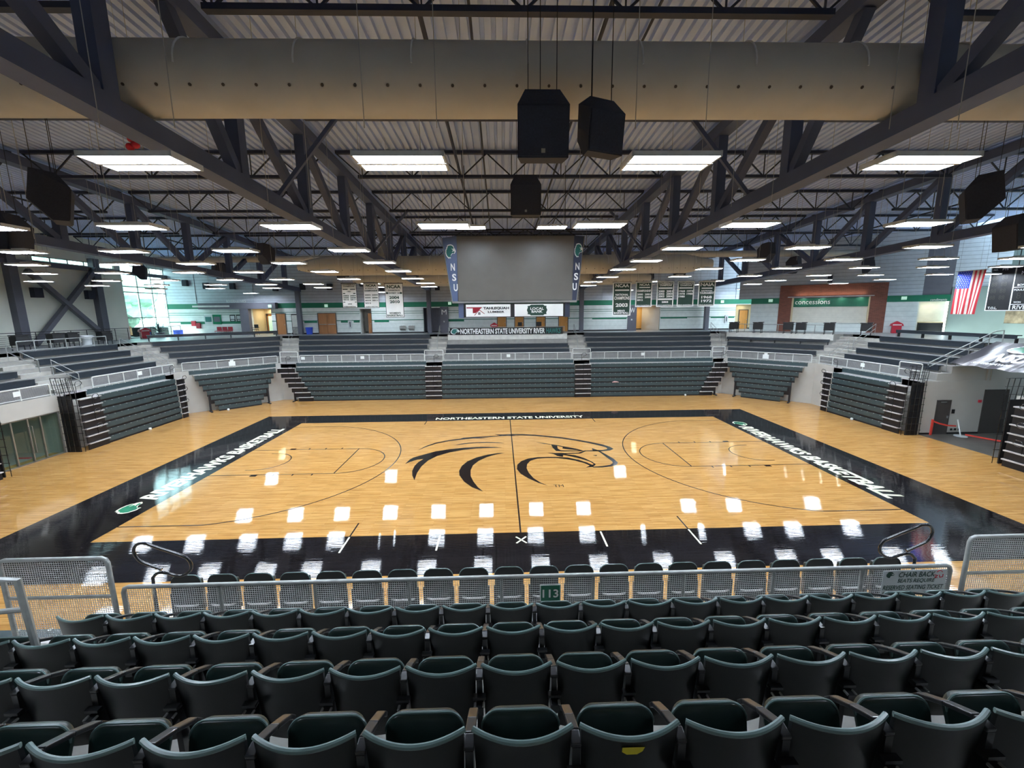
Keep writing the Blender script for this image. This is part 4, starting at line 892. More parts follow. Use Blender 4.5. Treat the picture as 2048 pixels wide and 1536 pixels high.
def add_light(x, y, z, label, lit=True):
    cord = (zdeck(y)-0.02-z-0.0)/1.0
    if lit not in lits: lits[lit] = light_proto(lit, label, (x, y, z), cord); return
    c = dup(lits[lit], None, (x, y, z), label)
    for ch in c.children:
        if ch.name.startswith('cord'): ch.scale = (1, 1, cord)
for ri, (y, xs) in enumerate(ROWS):
    for i, x in enumerate(xs):
        lab = 'hanging white fluorescent light, %s row from camera, %s from the left' % (ORD[ri], ORD[i])
        add_light(x, y, 9.5 if y < 3 else 9.4, lab, not (ri == 7 and i in (0, 9)))
for i, x in enumerate((-5.6, 5.6)): add_light(x, -18.8, 9.5, 'hanging white fluorescent light above the camera position, %s from the left' % ORD[i])
add_light(-1.76, -2.5, 10.88, 'raised hanging light just above the top left of the big screen')
add_light(1.62, -2.5, 10.88, 'raised hanging light just above the top right of the big screen')
# ------------------------------------------------------------------ centre scoreboard
sb = empty('video_scoreboard', (0.2, 0.4, 8), 'big dark video screen hanging over centre court between blue side panels', 'scoreboard')
MB().bx(-2.6, 3.0, 0.0, 0.06, 7.97, 10.98).build('screen', M_SCREEN, sb)
m_ = MB(); m_.bx(-2.75, 3.1, 0.06, 1.0, 7.95, 11.0); m_.build('cabinet', M_BLACK, sb)
MB().bx(-2.9, 3.16, -0.05, 0.15, 7.86, 7.95).build('lower_rail', M_STEEL, sb)
m_ = MB(); m_.flat([(-3.31, 10.9), (-2.6, 10.99), (-2.63, 7.92), (-2.89, 7.92)], (0, 0.06, 0), (1, 0, 0), (0, 0, 1), 0.08)
lp = m_.build('side_panel', M_NAVYLIT, sb); tag(lp, 'navy left side panel, lightened as if lit')
m_ = MB(); m_.flat([(3.0, 10.98), (3.49, 10.95), (3.16, 7.93), (2.94, 7.93)], (0, 0.06, 0), (1, 0, 0), (0, 0, 1), 0.08)
rp_ = m_.build('side_panel', M_NAVY, sb); tag(rp_, 'dark navy right side panel')
for p, s_, xs in ((lp, 1, (-2.82, -2.77, -2.71)), (rp_, 1, (3.17, 3.11, 3.05))):
    for ch, x, z in zip('NSU', xs, (9.56, 9.08, 8.6)): text('lettering', ch, M_WHITE, (x, -0.03, z), (1, 0, 0), (0, 0, 1), 0.2, 0.34, p, bold=0.03)
hawk_print((-2.9, -0.03, 10.28), (1, 0, 0), (0, 0, 1), 0.5, 0.66, lp, M_WHITE, M_TEAL, M_WHITE)
hawk_print((3.22, -0.03, 10.3), (1, 0, 0), (0, 0, 1), 0.42, 0.66, rp_, M_WHITE, M_TEAL, M_WHITE)
m_ = MB().tube([(-3.31, -0.02, 10.9), (-2.89, -0.02, 7.92)], 0.02, 6); m_.tube([(3.49, -0.02, 10.95), (3.16, -0.02, 7.93)], 0.02, 6); m_.build('panel_edge', M_STEEL, sb)
m_ = MB().bx(-2.7, 3.1, 0.3, 0.36, 11.28, 11.36).bx(-2.7, 3.1, 0.3, 0.36, 11.0, 11.06)
for i in range(12): m_.bar((-2.7+i*0.483, 0.33, 11.03+0.3*(i % 2)), (-2.7+(i+1)*0.483, 0.33, 11.03+0.3*((i+1) % 2)), 0.04, 0.04)
m_.build('hanging_frame', M_BLACK, sb)
for x in (-2.2, 2.6): MB().tube([(x, 0.33, 11.3), (x, 0.33, 14.2)], 0.015, 6).build('cable', M_BLACK, sb)
MB().bx(-2.62, -2.36, 0.1, 0.5, 7.15, 7.86).build('sign_end', M_NAVYLIT, sb)
MB().bx(2.6, 2.85, 0.1, 0.5, 7.15, 7.86).build('sign_end', M_NAVY, sb)
a1 = MB().bx(-2.36, 2.6, 0.0, 0.3, 7.17, 7.84).build('sign_frame', M_INK, sb)
MB().bx(-2.25, -0.08, -0.03, 0.0, 7.2, 7.79).build('sponsor_panel', M_WHITE, a1)
MB().bx(0.12, 2.5, -0.03, 0.0, 7.2, 7.79).build('sponsor_panel', M_WHITE, a1)
m_ = MB(); O = (0, -0.035, 0)
for p in ([(-2.22, 7.66), (-1.45, 7.66), (-1.62, 7.52), (-1.78, 7.38), (-1.92, 7.38), (-1.92, 7.61), (-2.22, 7.61)], [(-1.86, 7.27), (-1.6, 7.55), (-1.33, 7.34), (-1.37, 7.34), (-1.6, 7.51), (-1.82, 7.27)]):
    m_.flat(p, O, (1, 0, 0), (0, 0, 1))
m_.build('roof_emblem', M_RED, a1)
m_ = MB()
for i in (0, 1):
    for j in (0, 1): m_.flat([(x+i*0.06, z+j*0.06) for x, z in ((-1.66, 7.3), (-1.61, 7.3), (-1.61, 7.35), (-1.66, 7.35))], O, (1, 0, 0), (0, 0, 1))
m_.build('window_emblem', M_INK, a1)
text('lettering', 'TAHLEQUAH', M_INK, (-0.78, -0.035, 7.6), (1, 0, 0), (0, 0, 1), 1.25, 0.14, a1, bold=0.035)
text('lettering', 'LUMBER', M_INK, (-0.78, -0.035, 7.43), (1, 0, 0), (0, 0, 1), 0.8, 0.1, a1, bold=0.03)
oct_ = [(-0.5, 0), (-0.45, 0.13), (-0.47, 0.2), (-0.36, 0.21), (-0.3, 0.26), (0.3, 0.26), (0.36, 0.21), (0.47, 0.2), (0.45, 0.13), (0.5, 0), (0.45, -0.13), (0.47, -0.2), (0.36, -0.21), (0.3, -0.26), (-0.3, -0.26), (-0.36, -0.21), (-0.47, -0.2), (-0.45, -0.13)]
MB().flat(oct_, (1.22, -0.033, 7.5), (1, 0, 0), (0, 0, 1)).build('crest', M_DKGREEN, a1)
text('lettering', 'LOCAL', M_WHITE, (1.22, -0.036, 7.57), (1, 0, 0), (0, 0, 1), 0.66, 0.12, a1, bold=0.02)
text('lettering', 'BANK', M_WHITE, (1.22, -0.036, 7.43), (1, 0, 0), (0, 0, 1), 0.54, 0.12, a1, bold=0.02)
# ------------------------------------------------------------------ championship banners
BY = 8.6
def banner(x0, x1, z1, z0, green, lines, label, bars=()):
    t = empty('championship_banner', ((x0+x1)/2, BY, z1), label, 'banner', 'hanging championship banners')
    m_ = MB(); N = 10; w_ = x1-x0; h_ = z1-z0; base, ink = (M_DKGREEN, M_WHITE) if green else (M_WHITE, M_DKGREEN)
    def sheet(a0, a1, b0, b1, dy, mi):
        k = len(m_.v)
        for i in range(N+1):
            for j in (0, 1):
                u_ = a0+(a1-a0)*i/N; m_.v.append((x0+w_*u_, BY+0.012*math.sin(u_*9+x0)+dy, z0+h_*(b0 if j == 0 else b1)))
        for i in range(N): m_.f.append([k+2*i, k+2*i+2, k+2*i+3, k+2*i+1]); m_.m.append(mi)
    sheet(0, 1, 0, 1, 0, 0); sheet(0, 1, 0, 1, 0.01, 0)
    m_.build('cloth', [M_WHITE if green else M_INK], t)
    m_ = MB(); e = 0.06 if green else 0.025; sheet(e, 1-e, e*w_/h_, 1-e*w_/h_, -0.004, 0); m_.build('field', [base], t)
    if bars:
        m_ = MB()
        for a0, a1, b0, b1 in bars: sheet(a0, a1, b0, b1, -0.022, 0)
        m_.build('bar_print', [ink], t)
    for s_, cx, cz, wf_, hf in lines: text('lettering', s_, ink, (x0+w_*cx, BY-0.026, z0+h_*cz), (1, 0, 0), (0, 0, 1), w_*wf_, h_*hf, t, bold=0.035, th=0.001)
    MB().tube([(x0-0.03, BY+0.005, z1+0.01), (x1+0.03, BY+0.005, z1+0.01)], 0.018, 6).build('hanging_rod', M_BLACK, t)
    for x in (x0+0.1, x1-0.1): MB().tube([(x, BY+0.005, z1+0.01), (x, BY+0.005, zdeck(BY)+0.02)], 0.004, 4).build('wire', M_BLACK, t)
    return t
B3 = lambda a, b, z: [(a, 0.27, z, 0.38, 0.055), (b, 0.74, z, 0.38, 0.055)]
banner(-11.29, -10.28, 9.42, 7.8, False, [('CONFERENCE', .5, .945, .84, .05), ('CHAMPIONS', .5, .875, .76, .05), ('1987', .5, .66, .26, .04), ('WOMEN\'S BASKETBALL', .5, .045, .82, .035), ('2003', .5, .155, .28, .045)]
       + B3('2003', '2004', .49)+B3('2005', '2008', .41)+B3('2010', '2011', .33), 'white conference champions banner, leftmost of the three white ones', ((.08, .42, .735, .77), (.58, .92, .735, .77), (.08, .24, .565, .6), (.76, .92, .565, .6), (.06, .2, .215, .245), (.84, .94, .215, .245)))
banner(-9.83, -8.8, 9.43, 7.78, False, [('NCAA', .52, .9, .66, .1), ('DIVISION II', .5, .785, .4, .035), ('CHAMPIONSHIP', .5, .69, .86, .07), ('2012', .27, .19, .38, .055), ('WOMEN\'S BASKETBALL', .5, .045, .86, .035)]
       + B3('2003', '2004', .52)+B3('2005', '2006', .41)+B3('2010', '2011', .30), 'white NCAA banner with seven years, middle of the three white ones', ((.16, .22, .77, .8), (.78, .84, .77, .8)))
banner(-8.38, -7.16, 9.40, 7.12, False, [('NCAA', .5, .9, .76, .1), ('DIVISION II', .5, .795, .62, .035), ('SWEET 16', .5, .715, .6, .04), ('2004', .5, .585, .55, .085), ('2010', .52, .46, .55, .085), ('WOMEN\'S', .5, .13, .64, .05), ('BASKETBALL', .5, .06, .88, .05)],
       'longer white NCAA banner reading 2004 and 2010, nearest the big screen', ((.06, .18, .69, .74), (.82, .94, .69, .74)))
banner(7.2, 8.48, 9.35, 7.08, True, [('NCAA', .5, .9, .74, .1), ('NATIONAL', .5, .63, .7, .06), ('CHAMPIONS', .5, .53, .82, .1), ('2003', .5, .32, .66, .11), ('MEN\'S', .48, .15, .4, .055), ('BASKETBALL', .5, .085, .82, .055)], 'longer green NCAA banner reading 2003, nearest the big screen', ((.12, .88, .745, .785),))
banner(8.79, 9.93, 9.38, 7.66, True, [('NCAA', .53, .88, .62, .1), ('CHAMPIONSHIP', .5, .64, .84, .09), ('2012', .27, .28, .36, .075), ('MEN\'S BASKETBALL', .5, .07, .84, .03)]
       + [(a, x, z, .36, .075) for a, x, z in (('2000', .27, .5), ('2001', .74, .5), ('2002', .27, .39), ('2003', .74, .39))], 'green NCAA banner with five years, second of the green ones', ((.2, .86, .75, .79),))
banner(10.26, 11.45, 9.40, 7.66, True, [('CONFERENCE', .5, .91, .8, .07), ('CHAMPIONS', .5, .84, .72, .07), ('2003', .5, .19, .38, .075), ('MEN\'S BASKETBALL', .5, .07, .84, .03)]
       + [(a, x, z, .36, .08) for a, x, z in (('2000', .27, .61), ('2001', .74, .61), ('2002', .27, .51), ('2003', .74, .51), ('2003', .27, .41), ('2004', .74, .41))], 'green conference champions banner with paired years, third of the green ones', ((.1, .9, .7, .76), (.08, .92, .27, .33)))
banner(11.7, 12.87, 9.39, 7.66, True, [('CONFERENCE', .5, .91, .8, .07), ('CHAMPIONS', .5, .835, .72, .06), ('1980', .27, .4, .36, .075), ('MEN\'S BASKETBALL', .5, .07, .84, .03)]
       + [(a, x, z, .36, .075) for a, x, z in (('1968', .27, .61), ('1973', .74, .61), ('1978', .27, .505), ('1988', .74, .505))], 'green conference champions banner with five years, fourth of the green ones', ((.1, .9, .71, .76),))
banner(13.17, 14.36, 9.38, 7.66, True, [('NAIA', .5, .87, .8, .13), ('NATIONAL', .5, .62, .66, .055), ('TOURNAMENT', .5, .535, .84, .09), ('1968', .5, .37, .62, .11), ('1972', .5, .22, .62, .11), ('MEN\'S BASKETBALL', .5, .07, .84, .03)], 'green NAIA banner reading 1968 and 1972, rightmost of the green ones', ((.18, .82, .7, .745),))
# ------------------------------------------------------------------ flag, end scoreboard
t = empty('national_flag', (27, 3.7, 9.5), 'American flag hanging upright at the right beside the scoreboard', 'flag')
m_ = MB(); NX, NZ = 39, 30
def fp(i, j):
    u_ = i/NX; v_ = j/NZ
    return (27.0-0.06*math.sin(u_*14+v_*2)*v_-0.1*v_, 4.44-1.5*u_+0.06*v_-0.13*v_*(1-u_)+0.1*v_*u_, 9.53-2.5*v_)
for i in range(NX+1):
    for j in range(NZ+1): m_.v.append(fp(i, j))
for i in range(NX):
    for j in range(NZ):
        a = i*(NZ+1)+j; m_.f.append([a, a+1, a+NZ+2, a+NZ+1]); s_ = (i//3)
        m_.m.append(2 if (s_ < 7 and j < NZ*0.4) else (0 if s_ % 2 == 0 else 1))
m_.build('cloth', [M_FRED, M_FWHITE, M_FBLUE], t, smooth=True)
m_ = MB()
for r in range(9):
    for c in range(6 if r % 2 == 0 else 5):
        i = (1.7+c*3.4+(0 if r % 2 == 0 else 1.7)); j = 0.8+r*1.27; p = Vector(fp(i, j)); m_.flat([(0.028*math.cos(q), 0.028*math.sin(q)) if q_ % 2 == 0 else (0.012*math.cos(q), 0.012*math.sin(q)) for q_, q in enumerate([math.pi/2+k*math.pi/5 for k in range(10)])], p+Vector((-0.012, 0, 0)), (0, -1, 0), (0, 0, 1))
m_.build('stars', M_WHITE, t)
MB().tube([(27, 4.55, 9.55), (27, 2.85, 9.55)], 0.02, 6).build('hanging_rod', M_STEEL, t)
for y in (4.4, 3.0): MB().tube([(27, y, 9.55), (27, y, 13.9)], 0.005, 4).build('wire', M_BLACK, t)
t = empty('end_scoreboard', (30, 0.4, 7.2), 'black numeral scoreboard with white lines, at the right edge beyond the flag', 'scoreboard')
MB().bx(30.0, 30.3, -4.6, 5.26, 7.2, 9.86).build('cabinet', M_INK, t)
m_ = MB()
for y0, y1, z0, z1 in ((-4.6, 5.26, 7.2, 7.24), (-4.6, 5.26, 9.82, 9.86), (5.22, 5.26, 7.2, 9.86), (3.93, 3.99, 7.2, 9.86), (-4.6, 3.96, 7.55, 7.59), (-4.6, 3.96, 8.55, 8.59)): m_.bx(29.985, 30.0, y0, y1, z0, z1)
m_.build('white_lines', M_WHITE, t)
R_U, R_V = (0, -1, 0), (0, 0, 1)
for s_, y, z, wd, ht in (('NO.', 5.0, 9.68, 0.25, 0.12), ('PTS', 4.5, 9.68, 0.3, 0.12), ('T.O.L.', 4.85, 7.37, 0.5, 0.15), ('NSU', 3.4, 9.4, 0.5, 0.2), ('BONUS', 3.45, 8.7, 0.6, 0.12), ('FOULS', 3.62, 8.42, 0.5, 0.11), ('WON', 3.62, 7.7, 0.36, 0.11), ('RIVERHAWKS', 2.75, 7.4, 2.1, 0.24)):
    text('lettering', s_, M_WHITE, (29.98, y, z), R_U, R_V, wd, ht, t, bold=0.02)
for z in (9.2, 8.8, 8.4, 8.0, 7.62):
    for y, s_ in ((4.95, '88'), (4.45, '88')):
        if z > 7.9: text('digits', s_, M_DIGIT, (29.98, y, z), R_U, R_V, 0.3, 0.24, t)
text('digits', '8', M_DIGIT, (29.98, 3.6, 8.08), R_U, R_V, 0.22, 0.36, t)
for y in (4, 0, -3.5): MB().tube([(30.15, y, 9.86), (30.15, y, 14)], 0.02, 6).build('cable', M_BLACK, t)
# cloth over the tunnel with the school print
t = empty('tunnel_canopy', (25.4, 0.3, 4.2), 'dark printed cloth with NSU and a green hawk stretched over the right tunnel', 'canopy')
m_ = MB(); NA, NB = 36, 18
def cp(i, j):
    u_ = i/NA; v_ = j/NB; y = 2.66-4.5*u_; x = 25.4+2.6*v_; z = 4.26-0.12*u_+1.2*v_ + 0.03*math.sin(u_*26+v_*7)*(1-0.5*v_)+0.05*math.sin(3*u_+9*v_)*v_*(1-v_)
    return (x, y, z)
for i in range(NA+1):
    for j in range(NB+1): m_.v.append(cp(i, j))
for i in range(NA):
    for j in range(NB):
        a = i*(NB+1)+j; m_.f.append([a, a+1, a+NB+2, a+NB+1]); m_.m.append(0)
def canopy_mat():
    ma = mk('canopy_print', (62, 56, 58), 0.35, 0, 0.2, 1.5); tt = ma.node_tree; b = tt.nodes['Principled BSDF']
    co = tt.nodes.new('ShaderNodeTexCoord'); mp = tt.nodes.new('ShaderNodeMapping'); mp.inputs['Scale'].default_value = (0.35, 2.2, 0.5); mp.inputs['Rotation'].default_value = (0, 0, 0.35)
    no = tt.nodes.new('ShaderNodeTexNoise'); no.inputs['Scale'].default_value = 1.1; rp = tt.nodes.new('ShaderNodeValToRGB')
    rp.color_ramp.elements[0].position = 0.47; rp.color_ramp.elements[0].color = lin((48, 43, 46)); rp.color_ramp.elements[1].position = 0.62; rp.color_ramp.elements[1].color = lin((206, 200, 200))
    tt.links.new(co.outputs['Object'], mp.inputs[0]); tt.links.new(mp.outputs[0], no.inputs['Vector']); tt.links.new(no.outputs[0], rp.inputs[0]); tt.links.new(rp.outputs[0], b.inputs['Base Color'])
    return ma
m_.build('cloth', canopy_mat(), t, smooth=True)
CV = Vector((2.6, 0, 1.2)).normalized()
text('lettering', 'NSU', M_WHITE, (26.3, 0.45, 4.74), (0, -1, 0), CV, 1.8, 0.9, t, shear=0.25, bold=0.04)
text('lettering', 'RIVERHAWKS', M_WHITE, (25.65, 0.75, 4.42), (0, -1, 0), CV, 1.9, 0.2, t, shear=0.2, bold=0.02)
hawk_print((27.15, 0.35, 5.14), (0, -1, 0), CV, 1.9, 0.9, t, M_WHITE, M_GREENP, M_WHITE, 0.03)
for y in (2.6, -1.75): MB().tube([(25.4, y, 4.2), (28.0, y, 5.42)], 0.025, 6).build('edge_pole', M_STEEL, t)
for x, y, z in ((28, 2.6, 5.4), (28, -1.75, 5.3)): MB().tube([(x, y, 3.2 if y > 0 else 2.9), (x, y, z)], 0.025, 6).build('support_pole', M_STEEL, t)
# ------------------------------------------------------------------ loudspeakers
def speaker(loc, rot, tilt, s_, label, badge=False, ztop_=None):
    t = empty('loudspeaker', loc, label, 'loudspeaker', 'hanging loudspeakers'); L = Vector(loc)
    Rm = Matrix.Rotation(rot, 3, 'Z') @ Matrix.Rotation(tilt, 3, 'X')
    pts = [(x*0.5, -0.42, z) for x in (-1, 1) for z in (-0.62, 0.3)]+[(x*0.34, -0.12, 0.64) for x in (-1, 1)]+[(x*0.34, 0.4, 0.62) for x in (-1, 1)]+[(x*0.3, 0.42, -0.2) for x in (-1, 1)]+[(x*0.42, -0.1, -0.66) for x in (-1, 1)]
    bm = bmesh.new()
    for p in pts: bm.verts.new(Rm @ (Vector(p)*s_))
    bmesh.ops.convex_hull(bm, input=bm.verts[:]); me = bpy.data.meshes.new('cabinet'); bm.to_mesh(me); bm.free(); me.materials.append(M_SPK)
    o = bpy.data.objects.new('cabinet', me); COL.objects.link(o); o.parent = t
    q = lambda x, y, z: L+Rm @ (Vector((x, y, z))*s_)
    m_ = MB(); m_.ob(q(0, -0.43, -0.16), (0.47*s_, 0.012, 0.43*s_), (Rm @ Vector((1, 0, 0)), Rm @ Vector((0, 1, 0)), Rm @ Vector((0, 0, 1)))); m_.build('grille', M_SPK, t)
    if badge: MB().ob(q(0.0, -0.45, -0.5), (0.035, 0.004, 0.035), (Rm @ Vector((1, 0, 0)), Rm @ Vector((0, 1, 0)), Rm @ Vector((0, 0, 1)))).build('badge', M_STEEL, t)
    zt = zdeck(L.y)-0.02
    for x, y in ((-0.28, -0.1), (0.28, -0.1), (0.0, 0.35)):
        p = q(x, y, 0.62); MB().tube([p, (p.x, p.y, zt)], 0.008, 5).build('rigging_cable', M_BLACK, t)
    return t
speaker((0.205, -12.6, 10.73), 0, 0.12, 0.907, 'largest black loudspeaker hanging in front of the near tan duct', True)
speaker((1.23, -12.6, 10.71), math.radians(22), 0.1, 0.74, 'black loudspeaker turned aside, right of the largest one by the near duct')
speaker((0.28, -6.3, 11.15), 0, 0.1, 0.98, 'black loudspeaker hanging on the centre line above the big screen', True)
R_ = math.radians
for (x, y, z, r, lab) in ((-13.3, -7.9, 10.75, 130, 'big black loudspeaker at the left, nearer the camera'), (-17.1, -5.7, 10.2, 100, 'black loudspeaker cut by the left edge of the view'),
                          (14.3, -7.6, 10.75, -130, 'big black loudspeaker at the right, nearer the camera'), (18.9, -4.9, 10.2, -100, 'black loudspeaker near the right edge of the view, lower one'),
                          (-16.7, 9.6, 11.5, 160, 'black loudspeaker at the far left beside the pale pipe'), (-23.3, 15.0, 11.0, 150, 'black loudspeaker at the far left under the outer truss'),
                          (-30.0, 15.5, 11.0, 120, 'black loudspeaker hanging before the left curtain window'), (-14.2, 17.0, 10.95, 180, 'black loudspeaker hanging above the leftmost white banner'), (-13.0, 18.9, 10.5, 160, 'black loudspeaker behind the white banners'),
                          (15.4, 17.0, 10.95, 180, 'black loudspeaker hanging above the green banners'), (13.2, 18.9, 10.5, 200, 'black loudspeaker behind the green banners'), (18.9, 10.4, 11.5, 200, 'black loudspeaker at the far right, higher one'),
                          (23.7, 14.3, 11.0, 210, 'black loudspeaker at the far right under the outer truss'), (30.2, 14.6, 11.0, 230, 'black loudspeaker hanging above the brick concession wall')):
    speaker((x, y, z), R_(r), 0.15, 1.0, lab)
# ------------------------------------------------------------------ long black banner on the far platform
t = empty('name_banner', (0, 18.82, 5.3), 'long black banner reading Northeastern State University Riverhawks on the far platform', 'banner')
MB().bx(-5.28, 5.28, 18.82, 18.84, 5.32, 5.98).build('cloth', M_INK, t)
text('lettering', 'NORTHEASTERN STATE UNIVERSITY RIVER', M_WHITE, (-0.35, 18.815, 5.65), (1, 0, 0), (0, 0, 1), 7.9, 0.5, t, bold=0.03)
text('lettering', 'HAWKS', M_TEAL, (4.4, 18.815, 5.65), (1, 0, 0), (0, 0, 1), 1.36, 0.5, t, bold=0.03)
hawk_print((-4.78, 18.815, 5.65), (1, 0, 0), (0, 0, 1), 0.85, 0.56, t, M_WHITE, M_TEAL, M_WHITE)
for x in (-5.4, 5.42): MB().tube([(x, 18.86, 5.35), (x, 18.86, 6.05)], 0.025, 8).build('post', M_RAIL, t)
MB().tube([(-5.4, 18.86, 6.02), (5.42, 18.86, 6.02)], 0.022, 8).build('top_rail', M_RAIL, t)
# rails on the other platform and concourse edges
def postrail(sg, ta, tb, o, z0, h, n, label, mat=M_RAIL, bars=1, name='post_rail', r=0.02):
    a = P(sg, ta, o, z0); b = P(sg, tb, o, z0); t = empty(name, (a+b)/2, label, 'railing', 'open post rails'); up = Vector((0, 0, 1))
    MB().tube([a+up*h, b+up*h], r, 8).build('top_rail', mat, t)
    for i in range(n+1): q = a+(b-a)*i/n; MB().tube([q, q+up*h], r, 8).build('post', mat, t)
    for j in range(bars): MB().tube([a+up*(0.08+j*(h-0.12)/max(1, bars)), b+up*(0.08+j*(h-0.12)/max(1, bars))], r*0.6, 6).build('cross_rail', mat, t)
postrail('corner_right', -4.0, 4.0, 3.1, 5.35, 0.75, 6, 'open pale post rail on the white parapet, far right corner', r=0.028)
postrail('left', 4.6, 10.3, 4.3, 5.35, 0.62, 6, 'open pale post rail along the back of the left end stand', r=0.032)
postrail('left', 5.5, 22.5, 7.9, 5.35, 1.0, 14, 'long black many barred railing before the left cream wall', M_BLACK, 7, 'stairwell_railing', 0.022)
# ------------------------------------------------------------------ carts, bins and other concourse things
def cart(loc, rot, label):
    t = empty('wheeled_cart', (0, 0, 0), label, 'cart', 'black wheeled carts on the concourse')
    MB().bx(-0.34, 0.34, -0.28, 0.28, 0.32, 0.86).build('body', M_INK, t)
    MB().bx(-0.38, 0.02, -0.3, 0.26, 0.88, 0.95).bx(0.05, 0.38, -0.26, 0.3, 0.9, 0.98).bx(-0.3, 0.3, -0.2, 0.2, 0.86, 0.9).build('lid', M_BLACK, t)
    for x in (-0.3, 0.3):
        for y in (-0.22, 0.22): MB().bx(x-0.018, x+0.018, y-0.018, y+0.018, 0.05, 0.34).cyl((x, y), 0.035, 0.0, 0.07, 8).build('leg', M_BLACK, t)
    t.location = loc; t.rotation_euler = (0, 0, rot); WL[t.name] = Vector(loc); return t
c0 = cart((20.9, 17.6, 5.35), R_(-45), 'black wheeled cart behind the white parapet, first from its left end')
for x, y, lab in ((22.4, 16.4, 'second from its left end'), (24.15, 14.95, 'left one of the touching pair'), (24.8, 14.3, 'right one of the touching pair'), (26.3, 13.1, 'just right of the touching pair'), (28.0, 11.5, 'last before the stairs')):
    dup(c0, None, (x, y, 5.35), 'black wheeled cart behind the white parapet, '+lab)
for x, y, lab in ((-30.3, 6.1, 'nearest the left edge'), (-30.2, 8.15, 'left one of a pair'), (-30.1, 9.05, 'right one of a pair'), (-29.6, 11.0, 'beyond the round white bin')):
    dup(c0, None, (x, y, 5.35), 'black wheeled cart on the left concourse, '+lab, rotz=R_(80))
t = empty('round_bin', (-30.0, 10.05, 5.35), 'round pale grey bin with a wide lid on the left concourse', 'bin')
m_ = MB(); m_.tube([(-30, 10.05, 5.35), (-30, 10.05, 5.85)], [0.25, 0.28], 24); m_.build('drum', M_GREYBIN, t, smooth=True)
m_ = MB(); m_.tube([(-30, 10.05, 5.85), (-30, 10.05, 5.98), (-30, 10.05, 6.06)], [0.40, 0.40, 0.33], 24); m_.build('lid', M_GREYBIN, t, smooth=True)
t = empty('blue_bin', (-20.0, 22.95, 5.35), 'blue plastic bin against the far wall by the brown double doors', 'bin')
m_ = MB(); m_.tube([(-20, 22.9, 5.35), (-20, 22.9, 6.0)], [0.28, 0.34], 20); m_.build('drum', M_BLUEBIN, t, smooth=True)
MB().tube([(-20, 22.9, 6.0), (-20, 22.9, 6.06)], 0.36, 20).build('rim', M_BLUEBIN, t)
def house_box(loc, rot, label):
    t = empty('collection_box', (0, 0, 0), label, 'box', 'red house shaped boxes')
    MB().bx(-0.3, 0.3, -0.22, 0.22, 0.0, 0.62).build('body', M_REDBOX, t)
    m_ = MB(); m_.flat([(-0.42, 0.6), (0.42, 0.6), (0.36, 0.78), (0, 1.0), (-0.36, 0.78)], (0, 0.25, 0), (1, 0, 0), (0, 0, 1), 0.5); m_.build('roof', M_REDBOX, t)
    MB().bx(-0.28, 0.28, -0.255, -0.25, 0.66, 0.73).build('white_band', M_WHITE, t)
    t.location = loc; t.rotation_euler = (0, 0, rot); WL[t.name] = Vector(loc); return t
h0 = house_box(dv(8.6, 0.5, 5.35), math.atan2(DT.y, DT.x), 'red house shaped box against the pale wall right of the bricks')
dup(h0, None, (-1.2, 22.9, 5.35), 'red house shaped box behind the long black banner', rotz=0)
dup(h0, None, (-32.9, 18.6, 5.35), 'red house shaped box by the left curtain window', rotz=R_(60))
t = empty('drinks_cooler', (-21.25, 23.0, 5.35), 'tall pale drinks cooler with a dark side by the far left column', 'cooler')
MB().bx(-21.62, -20.86, 22.75, 23.28, 5.35, 7.4).build('case', M_INK, t); MB().bx(-21.56, -20.88, 22.72, 22.75, 6.1, 7.3).build('door', M_COOLER, t); MB().bx(-21.56, -20.88, 22.72, 22.75, 5.42, 6.06).build('lower_panel', M_STEEL, t)
for x, lab in ((-10.6, 'left'), (-9.7, 'right')):
    t = empty('drinking_fountain', (x, 23.1, 5.6), 'steel drinking fountain on the far wall, %s of the pair' % lab, 'drinking fountain', 'drinking fountains')
    m_ = MB(); m_.flat([(0, 0.05), (-0.42, 0.25), (-0.42, 0.5), (0, 0.55)], (x-0.27, 23.3, 5.55), (0, 1, 0), (0, 0, 1), 0.54); m_.build('basin', M_STEEL, t); MB().tube([(x+0.15, 23.0, 6.08), (x+0.15, 23.0, 6.16)], 0.02, 6).build('spout', M_STEEL, t)
for x, z, nm in ((-15.95, 6.3, 'left'), (23.15, 6.45, 'right')):
    t = empty('extinguisher_cabinet', (x, 23.25, z), 'pale fire extinguisher cabinet on the far wall, %s side' % nm, 'extinguisher cabinet', 'extinguisher cabinets')
    MB().bx(x-0.16, x+0.16, 23.2, 23.3, z-0.4, z+0.4).build('case', M_GREYBIN, t); MB().bx(x-0.04, x+0.04, 23.18, 23.2, z-0.25, z+0.25).build('window', M_INK, t)
for k, (x, y, z, lab) in enumerate(((-23.6, FY-0.58, 8.2, 'on the dark portal beam'), (-18.25, FY-0.03, 8.2, 'above the brown double doors'), (-5.72, FY-0.03, 8.33, 'beside the left edge of the big screen'), (22.6, FY-0.03, 8.25, 'left of the beige passage'))):
    tag(MB().bx(x-0.16, x+0.16, y-0.05, y, z-0.14, z+0.14).build('exit_sign', M_PALEGLOW), 'small pale glowing sign on the far wall, '+lab, 'sign', 'pale glowing signs')
for s_, lab in ((-0.6, 'left of the bricks'), (8.9, 'right of the bricks')):
    m_ = MB(); dbox(m_, s_-0.17, s_+0.17, 0.005, 0.05, 8.1, 8.36); tag(m_.build('exit_sign', M_PALEGLOW), 'small pale glowing sign on the green band '+lab, 'sign', 'pale glowing signs')
